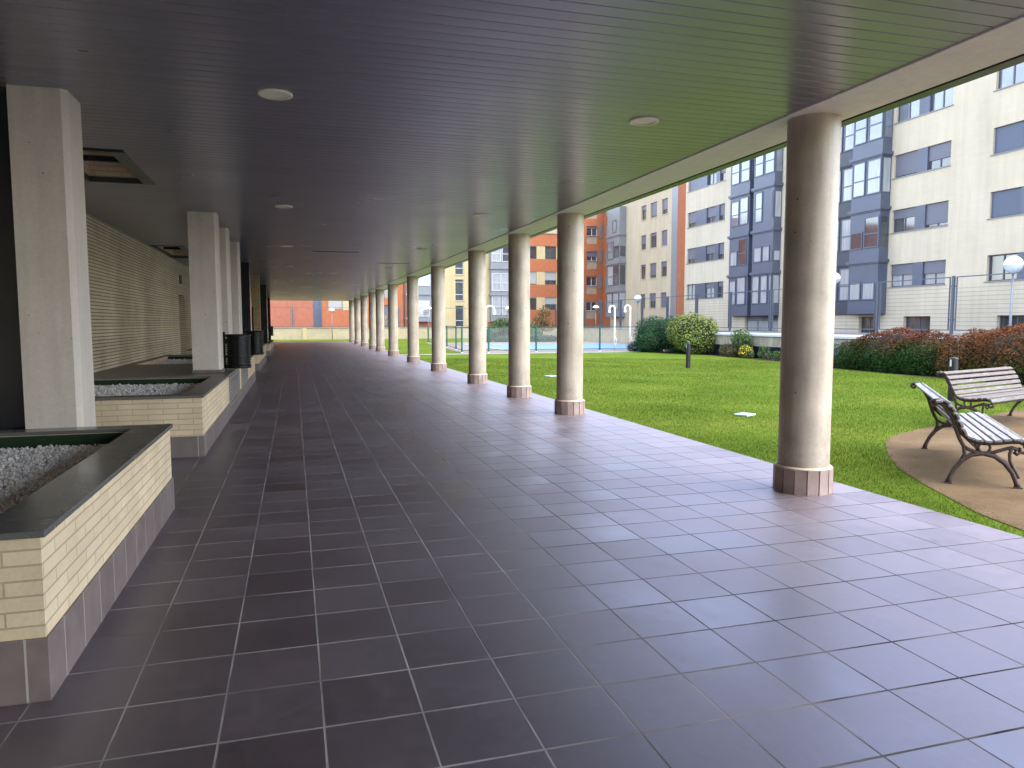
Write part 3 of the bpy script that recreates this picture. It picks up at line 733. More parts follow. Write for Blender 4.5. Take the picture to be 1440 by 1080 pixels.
# green pool fence: front run and side run
pf = thing('pool_fence', 'low green pool fence of posts, top rails and glass along the lawn', 'fence', (0, 0, 0))
glass_k = NT('clear_fence_glass'); glass_k.set(base=(.9, .95, .93), rough=.02, alpha=.05, spec=.3)
front = [(8.75, 39.4), (10.25, 39.4), (13.0, 39.4), (16.85, 39.4), (20.3, 39.4)]; side = [(8.75, 39.4), (9.3, 43.5), (9.75, 48.5), (10.1, 54), (10.45, 59.7)]
for run in (front, side[1:]):
    for x, y in run:
        mb = MB(); mb.box(x-.04, x+.04, y-.04, y+.04, -.012, 1.42); p = mb.build('post', M['green'], pf, .006)
        mb = MB(); mb.box(x-.06, x+.06, y-.06, y+.06, -.012, .02); mb.build('foot', M['white'], p)
for run in (front, side):
    for (xa, ya), (xb, yb) in zip(run, run[1:]):
        mb = MB(); mb.tube([(xa, ya, 1.36), (xb, yb, 1.36)], .022, 8).tube([(xa, ya, .12), (xb, yb, .12)], .018, 8); mb.build('rail', M['green'], pf)
        dx, dy = xb-xa, yb-ya; l = math.hypot(dx, dy); nx, ny = -dy/l*.004, dx/l*.004
        mb = MB(); a = .06/l; x0, y0, x1, y1 = xa+dx*a, ya+dy*a, xb-dx*a, yb-dy*a
        mb.prism([(x0-nx, y0-ny), (x1-nx, y1-ny), (x1+nx, y1+ny), (x0+nx, y0+ny)], .15, 1.33); mb.build('glass_panel', glass_k.m, pf)

# ---------------------------------------------------------------- boundary walls and street fence
lw = thing('vent_wall', 'low stained wall with navy louvres and pale metal capping behind the shrubs', 'wall', (0, 0, 0))
mb = MB(); mb.box(20.5, 20.7, 8, 37.6, .52, .98); mb.build('concrete_band', M['stained'], lw)
mb = MB(); mb.box(20.62, 20.68, 8, 37.6, -.1, .52); mb.build('louvre_backing', M['bluelouvre'], lw)
mb = MB()
for k in range(7): mb.add([(20.50, 8, .02+k*.075), (20.50, 37.6, .02+k*.075), (20.60, 37.6, .075+k*.075), (20.60, 8, .075+k*.075)], [(0, 1, 2, 3)])
for k in range(9): mb.box(20.495, 20.61, 8+k*3.65, 8.05+k*3.65, -.05, .52)
mb.build('louvre', M['bluelouvre'], lw)
mb = MB(); mb.box(20.42, 20.75, 7.95, 37.65, .98, 1.08); mb.build('capping', M['cap'], lw, .005)
mb = MB(); mb.box(20.75, 24.8, 7.95, 37.6, .9, 1.05); mb.build('flat_roof', M['roofgrey'], lw)
cw = thing('boundary_wall', 'low cream block wall with pilasters along the street side of the pool', 'wall', (0, 0, 0))
mb = MB(); mb.box(24.85, 25.1, -10, 75.9, -.1, 1.06); mb.build('blockwork', M['wallcream'], cw)
mb = MB(); mb.box(24.80, 25.15, -10, 75.9, 1.06, 1.12); mb.build('coping', M['kerb'], cw, .004)
for k in range(11): mb = MB(); mb.box(24.79, 24.848, 40+k*3.6, 40.35+k*3.6, -.1, 1.058); mb.build('pilaster', M['yellow'], cw)
fw = thing('boundary_wall', 'low cream wall across the far end of the lawn and walkway', 'wall', (0, 0, 0))
mb = MB(); mb.box(-30, 24.8, 76, 76.25, -.1, 1.10); mb.build('blockwork', M['wallcream'], fw)
mb = MB(); mb.box(-30, 24.8, 75.95, 76.3, 1.10, 1.17); mb.build('coping', M['kerb'], fw, .004)
for k in range(9): mb = MB(); mb.box(-13+k*4.6, -12.6+k*4.6, 75.94, 75.998, -.1, 1.098); mb.build('pilaster', M['yellow'], fw)

def street_fence(name, label, axis, fixed, ps, zb, zt):
    t = thing(name, label, 'fence', (0, 0, 0), 0, None)
    P = (lambda u, o, z: (fixed+o, u, z)) if axis == 'x' else (lambda u, o, z: (u, fixed+o, z))
    def bx(mb, u0, u1, o0, o1, z0, z1):
        a = P(u0, o0, z0); b = P(u1, o1, z1); mb.box(a[0], b[0], a[1], b[1], a[2], b[2])
    for u in ps:
        mb = MB(); bx(mb, u-.05, u+.05, -.05, .05, 1.0, zt+.03); mb.build('post', M['fence'], t, .004)
    for a, b in zip(ps, ps[1:]):
        mb = MB()
        bx(mb, a+.14, a+.18, -.02, .02, zb, zt); bx(mb, b-.18, b-.14, -.02, .02, zb, zt)
        bx(mb, a+.18, b-.18, -.02, .02, zt-.04, zt); bx(mb, a+.18, b-.18, -.02, .02, zb, zb+.04)
        for z in (zb+.4, zt-.4): bx(mb, a+.05, a+.14, -.012, .012, z, z+.05); bx(mb, b-.14, b-.05, -.012, .012, z, z+.05)
        mb.build('panel_frame', M['fence'], t)
ys = [4.0, 7.9, 11.7, 15.5, 19.4, 23.27, 27.2, 31.05, 34.9, 38.85, 42.7, 46.6, 50.5, 54.3, 58.2, 62.0, 65.8, 69.6, 73.4]
street_fence('railing_fence', 'tall slate grey steel fence of open frames between garden and street', 'x', 25.0, ys, 1.28, 3.40)
street_fence('railing_fence', 'slate grey open frame fence on top of the far cream wall', 'y', 76.1, [-14.9, -11.2, -7.5, -3.8, -.1+1.0*0, 2.25, 6.4, 10.3, 14.2, 18.1, 22.0], 1.25, 3.15)

# ---------------------------------------------------------------- buildings
class Pl:
    """a facade plane: axis 'x' faces -X with u along Y; axis 'y' faces -Y with u along X; d goes into the building"""
    def __init__(s, axis, at): s.a = axis; s.at = at
    def p(s, u, d, z): return (s.at+d, u, z) if s.a == 'x' else (u, s.at+d, z)
    def box(s, mb, u0, u1, z0, z1, d0, d1):
        a = s.p(u0, d0, z0); b = s.p(u1, d1, z1); return mb.box(a[0], b[0], a[1], b[1], a[2], b[2])
    def quad(s, mb, *c): return mb.add([s.p(*q) for q in c], [tuple(range(len(c)))])
def wall(pl, u0, u1, z0, z1, holes, m, parent, name='wall', depth=.22):
    us = sorted({u0, u1}|{h[0] for h in holes}|{h[1] for h in holes}); zs = sorted({z0, z1}|{h[2] for h in holes}|{h[3] for h in holes})
    us = [q for q in us if u0 <= q <= u1]; zs = [q for q in zs if z0 <= q <= z1]
    mb = MB()
    for a, b in zip(us, us[1:]):
        for c, d in zip(zs, zs[1:]):
            mu, mz = (a+b)/2, (c+d)/2
            if any(h[0] < mu < h[1] and h[2] < mz < h[3] for h in holes): continue
            pl.quad(mb, (a, 0, c), (b, 0, c), (b, 0, d), (a, 0, d))
    for h in holes:
        a, b, c, d = h[:4]; D = depth
        pl.quad(mb, (a, 0, c), (a, D, c), (a, D, d), (a, 0, d)); pl.quad(mb, (b, 0, c), (b, D, c), (b, D, d), (b, 0, d))
        pl.quad(mb, (a, 0, c), (b, 0, c), (b, D, c), (a, D, c)); pl.quad(mb, (a, 0, d), (b, 0, d), (b, D, d), (a, D, d))
    return mb.build(name, m, parent)
def window(pl, u0, u1, z0, z1, parent, shut=0.0, lights=2, transom=None, D=.14, fm='frame', pm='pane', sm='shutter', sill=True, sillm='greyclad', low=None):
    """frame + panes, a roller shutter let down over the top share `shut`"""
    mb = MB(); t = .055
    pl.box(mb, u0, u0+t, z0, z1, D, D+.06); pl.box(mb, u1-t, u1, z0, z1, D, D+.06); pl.box(mb, u0+t, u1-t, z0, z0+t, D, D+.06); pl.box(mb, u0+t, u1-t, z1-t, z1, D, D+.06)
    w = (u1-u0)/lights
    for k in range(1, lights): pl.box(mb, u0+k*w-.035, u0+k*w+.035, z0+t, z1-t, D, D+.06)
    for tr in (transom or []): pl.box(mb, u0+t, u1-t, z0+(z1-z0)*tr-.03, z0+(z1-z0)*tr+.03, D-.004, D+.05)
    f = mb.build('window', M[fm], parent)
    mb = MB(); pl.box(mb, u0+.02, u1-.02, z0+.02, z1-.02, D+.03, D+.045); mb.build('pane', M[pm], f)
    if shut > 0:
        mb = MB(); zz = z1-(z1-z0)*shut; pl.box(mb, u0+.005, u1-.005, zz, z1-.002, D-.035, D-.012); mb.build('shutter', M[sm], f)
    if sill:
        mb = MB(); pl.box(mb, u0-.05, u1+.05, z0-.05, z0+.012, -.05, D); mb.build('sill', M[sillm], f)
    return f

# --- white stone block along the street (X = 31)
wb = thing('apartment_building', 'white stone apartment block with blue grey bay windows beyond the hedge', 'building', (0, 0, 0))
F = Pl('x', 31.0)
def row(k): return 3.50+2.885*k
holes = []; wins = []
shutW1 = [(.48, .52), (.40, .86), (.93, .62), (.12, .10), (.5, 1)]
for k in range(4):
    z0, z1 = row(k), row(k)+1.20
    holes.append((29.36, 32.93, z0, z1)); wins.append(('w1', k, z0, z1))
    holes.append((23.5, 27.08, z0, z1)); wins.append(('w2', k, z0, z1))
    holes.append((49.15, 54.60, z0, z1)); wins.append(('w3', k, z0, z1))
    holes.append((17.5, 21.0, z0, z1)); wins.append(('w4', k, z0, z1))
for a, b in ((30.14, 31.88), (24.7, 26.43), (18.5, 20.2), (33.85, 35.1)): holes.append((a, b, 1.0, 1.92))
for a, b in ((42.45, 46.3),): holes.append((a, b, 1.0, 2.05))
wall(F, 10, 54.95, .1, 15.0, holes, M['stone'], wb)
for a, b in ((30.14, 31.88), (24.7, 26.43), (18.5, 20.2), (33.85, 35.1)): window(F, a, b, 1.0, 1.92, wb, 0, 2, D=.2, pm='pane', sill=False)
window(F, 42.45, 46.3, 1.0, 2.05, wb, .3, 3, D=.2, pm='pane2', sill=False)
for ty, k, z0, z1 in wins:
    if ty in ('w1', 'w2', 'w4'):
        a, b = {'w1': (29.36, 32.93), 'w2': (23.5, 27.08), 'w4': (17.5, 21.0)}[ty]
        # window, panel, window as one strip (far end first)
        s = shutW1[k] if ty == 'w1' else ((.0, .2) if k == 0 else (.96, .95) if k < 3 else (.1, .2))
        sm = 'shutter' if ty == 'w1' else 'shutterb'
        pm = 'pane3' if k == 3 else 'pane2' if (ty == 'w1' and k == 0) else 'pane'
        window(F, b-1.5, b, z0, z1, wb, s[0], 2, pm=pm, sm=sm, sill=False, low=.3); window(F, a, a+1.42, z0, z1, wb, s[1], 2, pm='pane' if k == 2 else pm, sm=sm, sill=False)
        mb = MB(); F.box(mb, a+1.42, b-1.5, z0, z1, .02, .2); mb.build('spandrel_panel', M['bluegrey'], wb)
    else:
        u = [54.60, 52.9, 51.1, 49.95, 49.15]
        s = [(.0, .35, .3), (.72, .55, .7), (.72, .62, .7), (.95, .3, .5)][k]
        window(F, 53.3, 54.60, z0, z1, wb, s[0], 2, pm='pane2' if k == 0 else 'pane', sill=False); mb = MB(); F.box(mb, 51.75, 53.3, z0, z1, .02, .2); mb.build('spandrel_panel', M['bluegrey'], wb)
        window(F, 50.45, 51.75, z0, z1, wb, s[1], 2, sill=False, pm='pane2' if k == 0 else 'pane'); mb = MB(); F.box(mb, 49.95, 50.45, z0, z1, .02, .2); mb.build('spandrel_panel', M['bluegrey'], wb)
        window(F, 49.15, 49.95, z0, z1, wb, s[2], 1, sill=False)
    a, b = {'w1': (29.36, 32.93), 'w2': (23.5, 27.08), 'w3': (49.15, 54.6), 'w4': (17.5, 21.0)}[ty]
    mb = MB(); F.box(mb, a-.03, b+.10, z0-.045, z0, -.05, .14); mb.build('sill', M['greyclad'], wb)

def bay(pl, parent, u0, u1, proj, zs, ztop, cells, cm='bluegrey', soffit=True, trimx=.12, fm='bluegrey', side_cells=True):
    """projecting glazed bay: storeys split at zs; cells[k] = list of (fu0, fu1, fz0, fz1, pane material) in storey fractions on the front"""
    mb = MB(); pl.box(mb, u0, u1, zs[0], ztop, -proj, 0); o = mb.build('bay_window', M[cm], parent)
    for z in zs[1:]:
        t = MB(); pl.box(t, u0-trimx, u1+trimx, z-.10, z+.06, -proj-trimx, 0); pl.box(t, u0-trimx*.5, u1+trimx*.5, z-.17, z-.10, -proj-trimx*.5, 0); t.build('storey_trim', M[cm], o)
    zz = list(zs)+[ztop]
    for k, cl in enumerate(cells):
        z0, h = zz[k], zz[k+1]-zz[k]
        for (a, b, c, d, pm) in cl:
            ua, ub = u1+(u0-u1)*a, u1+(u0-u1)*b      # a = 0 at the far side (picture left)
            ua, ub = min(ua, ub), max(ua, ub); za, zb = z0+h*c, z0+h*d
            f = MB(); t = .06
            pl.box(f, ua, ua+t, za, zb, -proj-.05, -proj); pl.box(f, ub-t, ub, za, zb, -proj-.05, -proj); pl.box(f, ua+t, ub-t, za, za+t, -proj-.05, -proj); pl.box(f, ua+t, ub-t, zb-t, zb, -proj-.05, -proj)
            if zb-za > 1.3: pl.box(f, ua+t, ub-t, (za*.55+zb*.45)-.03, (za*.55+zb*.45)+.03, -proj-.05, -proj)
            f.build('frame', M[fm], o)
            p = MB(); pl.box(p, ua+.03, ub-.03, za+.03, zb-.03, -proj-.02, -proj-.004); p.build('pane', M[pm], o)
            if side_cells and b > .98:        # the return side facing the viewer
                sp = MB(); q = .10
                A = pl.p(u0-.02, -proj+q, za+.05); B = pl.p(u0-.004, -q*.8, zb-.05); sp.box(A[0], B[0], A[1], B[1], A[2], B[2]); sp.build('pane', M[pm], o)
    return o
zs = [2.08, 4.97, 7.78, 10.66, 13.5]
g2 = lambda m1, m2, m3='pane': [(.04, .47, .27, .92, m1), (.53, .99, .27, .92, m2)]
bay(F, wb, 33.12, 35.33, .62, zs, 15.0, [[(.05, .45, .26, .62, 'pane2'), (.50, .92, .26, .60, 'pane2')], [(.05, .45, .25, .58, 'pane'), (.50, .99, .25, .85, 'pane')], g2('pane3', 'pane2'), g2('pane3', 'pane3'), g2('pane3', 'pane3')])
bay(F, wb, 35.34, 37.9, .18, zs, 15.0, [g2('pane', 'pane2'), g2('pane2', 'pane2'), g2('pane2', 'pane2'), g2('pane2', 'pane2'), g2('pane', 'pane')], 'blueshade')
bay(F, wb, 42.42, 44.70, .60, zs, 15.0, [[(.04, .40, .27, .93, 'pane2'), (.46, .80, .27, .93, 'pane2'), (.86, .99, .27, .93, 'pane2')], [(.08, .48, .25, .62, 'pane2'), (.52, .86, .25, .62, 'pane2'), (.9, .99, .25, .5, 'pane2')],
     [(.10, .46, .20, .90, 'pane2'), (.92, .99, .25, .85, 'pane2')], g2('pane3', 'pane3'), g2('pane3', 'pane3')])
bay(F, wb, 45.42, 47.80, .42, zs, 15.0, [[(.06, .40, .27, .88, 'pane2'), (.46, .90, .27, .95, 'pane2')], [(.06, .44, .24, .62, 'pane2'), (.5, .92, .24, .9, 'pane')], [(.06, .48, .24, .85, 'pane3'), (.52, .95, .24, .9, 'pane2')], g2('pane3', 'pane3'), g2('pane3', 'pane3')])
mb = MB(); F.box(mb, 44.70, 45.42, 2.08, 15.0, -.2, .05); mb.build('recess_panel', M['blueshade'], wb)
mb = MB(); F.box(mb, 10.0, 54.93, 15.0, 15.3, -.1, 8); F.box(mb, 10, 54.93, .1, 15.0, .45, 8); mb.build('roof', M['stone'], wb)
mb = MB(); F.box(mb, 10.01, 54.94, .1, 16, .001, .45); 
cap = MB(); F.quad(cap, (54.95, 0, .1), (54.95, 8, .1), (54.95, 8, 15), (54.95, 0, 15)); F.quad(cap, (10, 0, .1), (10, 8, .1), (10, 8, 15), (10, 0, 15)); cap.build('gable_wall', M['stone'], wb)

# --- cream building with three window columns (X = 33.3)
cb = thing('apartment_building', 'cream building with three columns of narrow windows and a grey corner bay', 'building', (0, 0, 0))
G = Pl('x', 33.3); holes = []
cols = [(66.65, 67.72), (64.42, 65.75), (62.32, 63.45)]
for k in range(5):
    z0 = 3.0+2.88*k
    for a, b in cols: holes.append((a, b, z0, z0+1.42))
wall(G, 61.5, 70.0, .1, 17, holes, M['stucco'], cb)
for i, h in enumerate(holes):
    window(G, *h[:4], cb, [.25, .55, .95, .15, .8, .35, .6, .2, .95, .3, .9, .7, .5, .5, .5][i], 2 if i % 3 else 1, pm='pane', sillm='stucco')
mb = MB(); G.box(mb, 60.4, 61.5, .1, 17, -.02, .4); mb.build('grey_strip', M['greyclad'], cb)
mb = MB(); G.box(mb, 55.5, 60.4, .1, 17, 0, .4); mb.build('orange_strip', M['orange'], cb)
gz = [2.2, 4.95, 7.85, 10.75]
bay(G, cb, 71.2, 74.3, .75, gz, 13.6, [g2('pane2', 'pane2'), [(.05, .55, .2, .92, 'pane2'), (.6, .99, .2, .92, 'pane')], [(.05, .55, .15, .78, 'pane3'), (.6, .99, .2, .6, 'pane')], [(.45, .75, .1, .55, 'pane3')]], 'greyclad')
wall(G, 70.0, 75.0, .1, 17, [], M['stucco'], cb, 'bay_wall')
mb = MB(); G.box(mb, 55.5, 75.0, 17, 17.3, -.1, 6); G.box(mb, 55.5, 75, .1, 17, .45, 6); mb.build('roof', M['stucco'], cb)

# --- buildings closing the far end (Y = 80)
B = Pl('y', 80.0)
ob = thing('apartment_building', 'orange brick building with vent louvres beside the grey corner bay', 'building', (0, 0, 0))
holes = []
for k in range(5):
    z0 = 3.0+2.86*k; holes.append((32.5, 33.8, z0-.95, z0+1.05))
wall(B, 26.0+4.0, 34.9, .1, 14.6, holes, M['orange'], ob)
for k, h in enumerate(holes):
    window(B, h[0], h[1], h[2]+.92, h[3], ob, [.0, .12, .55, .25, .4][k], 2, fm='framew', sill=True)
    mb = MB(); B.box(mb, h[0]+.02, h[1]-.02, h[2], h[2]+.90, .05, .08); mb.build('balustrade_panel', plain('tinted_balcony_glass', (.36, .27, .19), .2), ob)
    v = MB(); B.box(v, 34.0, 34.42, h[2]+.65, h[3]+.25, -.03, 0)
    for q in range(9): B.box(v, 34.02, 34.40, h[2]+.7+q*.17, h[2]+.78+q*.17, -.06, -.03)
    v.build('vent_louvre', M['greyclad'], ob)
mb = MB(); mb.box(34.6, 34.75, 74.9, 80, .1, 14.6); mb.build('return_wall', M['orange'], ob)
for k in range(5):
    mb = MB(); z0 = 2.2+2.86*k; mb.box(34.55, 34.598, 77.6, 79.2, z0, z0+1.9); mb.build('return_window', M['greyclad'], ob)
mb = MB(); mb.box(30.0, 34.9, 80.4, 86, .1, 14.6).box(33.35, 34.6, 74.85, 75.0, .1, 14.6); mb.build('roof', M['orange'], ob)

bb = thing('apartment_building', 'orange banded building with cream panels between grey windows behind the bronze tree', 'building', (0, 0, 0))
holes = []
for k in range(3):
    z0 = 3.05+2.86*k; holes.append((24.2, 30.0, z0, z0+1.45))
wall(B, 23.6, 30.0, .1, 11.6, holes, M['orange'], bb)
for k, h in enumerate(holes):
    z0, z1 = h[2], h[3]
    for a, b, s in ((24.2, 26.45, (.1, .95, .05)), (27.45, 28.8, (.55, .65, .0))):
        window(B, a, b, z0, z1, bb, s[k], 2, sm='shutterg', sill=False)
    for a, b in ((26.45, 27.45), (28.8, 30.0)):
        mb = MB(); B.box(mb, a, b, z0, z1, .02, .2); mb.build('cream_panel', M['yellow'], bb)
mb = MB(); B.box(mb, 23.6, 30.0, 11.6, 15, 1.2, 6); B.box(mb, 23.6, 30, .1, 11.6, .45, 6); mb.build('set_back_attic', M['stucco'], bb)
mb = MB(); B.box(mb, 23.6, 30.0, 11.6, 11.7, -.06, 1.2); mb.build('parapet_coping', M['kerb'], bb)

yb = thing('apartment_building', 'yellow rendered building with tall narrow stair windows and grey glazed bays', 'building', (0, 0, 0))
holes = [(17.05, 18.0, z, z+2.35) for z in (1.15, 4.0, 6.86, 9.7)]
wall(B, 11.9, 23.6, .1, 15, holes, M['yellow'], yb)
for h in holes: window(B, *h, yb, 0, 1, (.3, .88), fm='framew', sill=True, sillm='yellow')
bay(B, yb, 20.95, 23.3, .5, [1.75, 4.72, 7.62, 10.5], 14.8, [[(.06, .46, .25, .95, 'pane2'), (.54, .94, .25, .95, 'pane2')], [(.05, .48, .14, .80, 'pane2'), (.52, .95, .14, .80, 'pane2')], [(.1, .45, .25, .9, 'pane'), (.5, .95, .25, .9, 'pane2')], [(.1, .45, .25, .9, 'pane'), (.5, .95, .25, .9, 'pane2')]], 'greyclad', fm='framew', side_cells=False)
bay(B, yb, 12.3, 14.3, .5, [1.75, 4.72, 7.62, 10.5], 14.8, [[(.1, .9, .18, .75, 'pane3')], [(.05, .95, .30, .92, 'pane2')], [(.1, .9, .25, .9, 'pane2')], [(.1, .9, .25, .9, 'pane2')]], 'greyclad', fm='framew', side_cells=False)
mb = MB(); B.box(mb, 20.7, 23.5, .1, 1.70, -.02, 0); B.box(mb, 12.0, 14.6, .1, 1.70, -.02, 0); mb.build('brick_base', M['pinkbrick'], yb)
mb = MB(); B.box(mb, 11.9, 23.6, 15, 15.3, -.1, 6); B.box(mb, 11.9, 23.6, .1, 15, .45, 6); mb.build('roof', M['yellow'], yb)

rb = thing('apartment_building', 'red and orange brick building across the far end of the walkway', 'building', (0, 0, 0))
holes = [(9.3, 10.0, z, z+2.6) for z in (.9, 4.2, 7.4)]+[(3.5, 5.0, 3.05+2.86*k, 4.5+2.86*k) for k in range(3)]
wall(B, 2.85, 11.9, .1, 14, holes, M['orange'], rb)
for h in holes[:3]: window(B, *h, rb, .4, 1, (.4,), sill=False)
for h in holes[3:]: window(B, *h, rb, .97, 2, sm='shutterg', sill=False)
for k in range(3):
    mb = MB(); B.box(mb, 5.0, 6.2, 2.95+2.86*k, 4.5+2.86*k, -.015, 0); mb.build('cream_panel', M['yellow'], rb)
wall(B, -30, 1.95, .1, 14, [], M['pinkbrick'], rb, 'pale_brick_wall')
mb = MB(); B.box(mb, 1.95, 2.85, 1.3, 14, .02, .4); B.box(mb, 2.68, 2.85, 1.3, 14, -.05, .02); mb.build('grey_pier', M['bluegrey'], rb)
mb = MB(); B.box(mb, 1.95, 2.85, .1, 1.3, .03, .4); mb.build('pier_base', M['pipe'], rb)
for x in (11.45, 11.75):
    mb = MB(); mb.tube([B.p(x, -.08, .1), B.p(x, -.08, 14)], .055, 8)
    for z in (2.0, 4.6, 7.5): pb = B.box(mb, x-.1, x+.1, z, z+.12, -.16, 0)
    mb.build('drain_pipe', M['pipe'] if x < 11.6 else M['framew'], rb)
mb = MB(); B.box(mb, -30, 11.9, 14, 14.3, -.1, 6); B.box(mb, -30, 11.9, .1, 14, .45, 6); mb.build('roof', M['orange'], rb)

# ---------------------------------------------------------------- planting
def leaves(name, lumps, n, L, m, parent, sink=.72, up=.25, wid=.5, jit=1.06):
    """leaf-sized faces through the outer shell of several ellipsoids"""
    lumps = np.array(lumps, float); vol = np.prod(lumps[:, 3:6], 1)**.67; pick = RNG.choice(len(lumps), n, p=vol/vol.sum())
    d = RNG.normal(size=(n, 3)); d /= np.linalg.norm(d, axis=1)[:, None]
    rr = np.where(RNG.random(n) < .75, RNG.uniform(.90, jit, n), RNG.uniform(sink, .92, n))[:, None]
    bl = .93+.07*np.sin(d[:, :1]*7+pick[:, None]*1.7)*np.sin(d[:, 1:2]*6+pick[:, None])+.04*np.sin(d[:, 2:3]*9+d[:, 1:2]*5)
    c = lumps[pick, :3]+d*lumps[pick, 3:6]*rr*bl
    ok = c[:, 2] > .015; c, d = c[ok], d[ok]; n = len(c)
    nrm = d+RNG.normal(0, .55, (n, 3)); nrm[:, 2] += up; nrm /= np.linalg.norm(nrm, axis=1)[:, None]
    t = np.cross(nrm, RNG.normal(size=(n, 3))); t /= np.linalg.norm(t, axis=1)[:, None]; b = np.cross(nrm, t)
    l = (L*RNG.uniform(.6, 1.3, n))[:, None]
    v = np.stack([c-t*l*.5, c+b*l*wid*.5+nrm*l*.05, c+t*l*.5-nrm*l*.08, c-b*l*wid*.5+nrm*l*.05], 1)
    return tri_mesh(name, v, m, parent, 4)
def shrub(name, label, cat, lumps, n, L, leafm, stems=5, grp=None, core=.80, **k):
    c = np.mean(np.array(lumps)[:, :2], 0)
    t = thing(name, label, cat, (float(c[0]), float(c[1]), -.02), 0, grp)
    lp = [(a[0]-c[0], a[1]-c[1], a[2], a[3], a[4], a[5]) for a in lumps]
    leaves('foliage', lp, n, L, M[leafm], t, **k)
    mb = MB(); rr = random.Random(len(label))
    for a in lp:
        if core: mb.ball(a[:3], (a[3]*core, a[4]*core, a[5]*core), 14, 8, True)
    if core: mb.build('twig_core', M['core'], t)
    for q in range(stems):
        mb = MB(); a = lp[q % len(lp)]; x, y = a[0]+rr.uniform(-.4, .4)*a[3], a[1]+rr.uniform(-.4, .4)*a[4]
        mb.tube([(x*.7, y*.7, 0), (x*.85+rr.uniform(-.05, .05), y*.85, a[2]*.5), (x, y, a[2])], [.03, .022, .012], 6)
        mb.build('stem', M['bark'], t)
    return t
shrub('round_shrub', 'dense dark green rounded shrub beside the yellow green one', 'shrub', [(19.25, 37.4, .98, 1.15, 1.1, 1.04), (19.85, 36.6, .95, .95, .95, 1.02), (18.95, 37.1, .6, .95, .9, .75), (19.9, 35.6, .8, .7, .8, .9)], 13000, .10, 'leafdark', 7)
shrub('round_shrub', 'large rounded shrub with yellow green leaves at the lawn edge', 'shrub', [(19.75, 34.3, 1.1, 1.0, 1.0, 1.08), (20.25, 33.7, 1.0, .78, .8, 1.0), (19.5, 34.9, 1.2, .75, .8, .85), (19.9, 34.0, .7, 1.0, .9, .75)], 11000, .10, 'leafyel', 8)
shrub('low_shrub', 'low grey brown shrub at the foot of the dark round shrub', 'shrub', [(18.45, 38.2, .25, .5, .4, .35), (18.75, 37.6, .2, .35, .3, .3)], 900, .09, 'leafgrey', 4)
shrub('low_shrub', 'straggly brown green shrub between the yellow green shrub and louvres', 'shrub', [(20.0, 31.2, .30, .45, .5, .34), (19.9, 30.5, .24, .4, .45, .28)], 1500, .075, 'leafbrown', 8, core=.45)
shrub('mid_shrub', 'dark green loose shrub standing above the yellow flowers', 'shrub', [(20.15, 30.3, .80, .40, .50, .55), (20.05, 29.8, .75, .3, .35, .45), (20.2, 30.8, .9, .28, .35, .40)], 1900, .09, 'leafmid', 8, core=.45)
fs = shrub('flower_shrub', 'small shrub covered in yellow flowers in front of the louvres', 'shrub', [(19.75, 29.4, .30, .30, .36, .30), (19.7, 29.0, .22, .24, .26, .22)], 900, .07, 'leafmid', 4, core=.45)
leaves('flower', [(0, .1, .32, .30, .38, .30)], 150, .065, M['flower'], fs, sink=.9, jit=1.12, wid=.9)
shrub('low_shrub', 'sparse green plants along the louvres beside the first column', 'shrub', [(20.0, 28.3, .30, .26, .40, .36), (19.8, 27.2, .20, .22, .32, .24), (19.9, 26.4, .26, .22, .30, .28)], 700, .085, 'leafmid', 9, core=0)
shrub('lavender_bush', 'pale grey green lavender bush beside the red topped hedge', 'shrub', [(19.2, 22.7, .45, .55, .75, .5), (18.9, 22.2, .4, .45, .5, .45), (19.4, 23.4, .5, .5, .6, .5)], 4200, .085, 'leafgrey', 6, wid=.22, up=.8)
hd = [(19.35, 20.1, .42, 1.15, 2.0, 1.06), (19.3, 21.5, .34, 1.0, 1.1, .80), (19.4, 18.8, .40, 1.1, 1.2, 1.0)]
shrub('hedge', 'rounded hedge with red top and dark green sides beside the lavender bush', 'hedge', hd, 40000, .075, 'leafred', 10, 'red topped hedges', core=.76, sink=.80, jit=1.03)
hd2 = [(19.45, 15.2, .48, 1.4, 2.3, 1.26), (19.4, 17.1, .40, 1.15, 1.2, 1.05), (19.35, 13.3, .42, 1.3, 1.4, 1.08)]
shrub('hedge', 'tall rust and bronze topped hedge behind the benches', 'hedge', hd2, 48000, .078, 'leafred2', 10, 'red topped hedges', core=.76, sink=.80, jit=1.03)

def tree(name, label, x, y, h, lumps, n, L, leafm, r=.06, core=.0):
    t = thing(name, label, 'tree', (x, y, -.02), 0)
    mb = MB(); mb.tube([(0, 0, 0), (.03, 0, h*.35), (-.02, .02, h*.7), (0, 0, h)], [r, r*.85, r*.6, r*.2], 8)
    rr = random.Random(4)
    for k in range(9):
        a = rr.uniform(0, 2*PI); z = h*rr.uniform(.35, .85); l = h*.2
        mb.tube([(0, 0, z), (math.cos(a)*l*.6, math.sin(a)*l*.6, z+l*.4), (math.cos(a)*l, math.sin(a)*l, z+l*.8)], [r*.5, r*.35, r*.12], 6)
    mb.build('trunk', M['bark'], t)
    leaves('crown', lumps, n, L, M[leafm], t, sink=.3, jit=1.05)
    return t
tree('small_tree', 'small bronze leaved tree behind the pool', 20.5, 60.5, 3.0, [(0, 0, 1.9, .85, .8, .65), (.2, 0, 2.5, .6, .6, .5), (-.4, 0, 1.4, .75, .7, .5), (.5, 0, 1.3, .7, .7, .45)], 2400, .14, 'leaftree')
shrub('bush', 'dark green bush to the side of the bronze tree behind the pool', 'bush', [(19.0, 60.2, 1.0, .9, .8, .85), (19.6, 60.2, .6, .9, .8, .6)], 2600, .14, 'leafmid', 5)
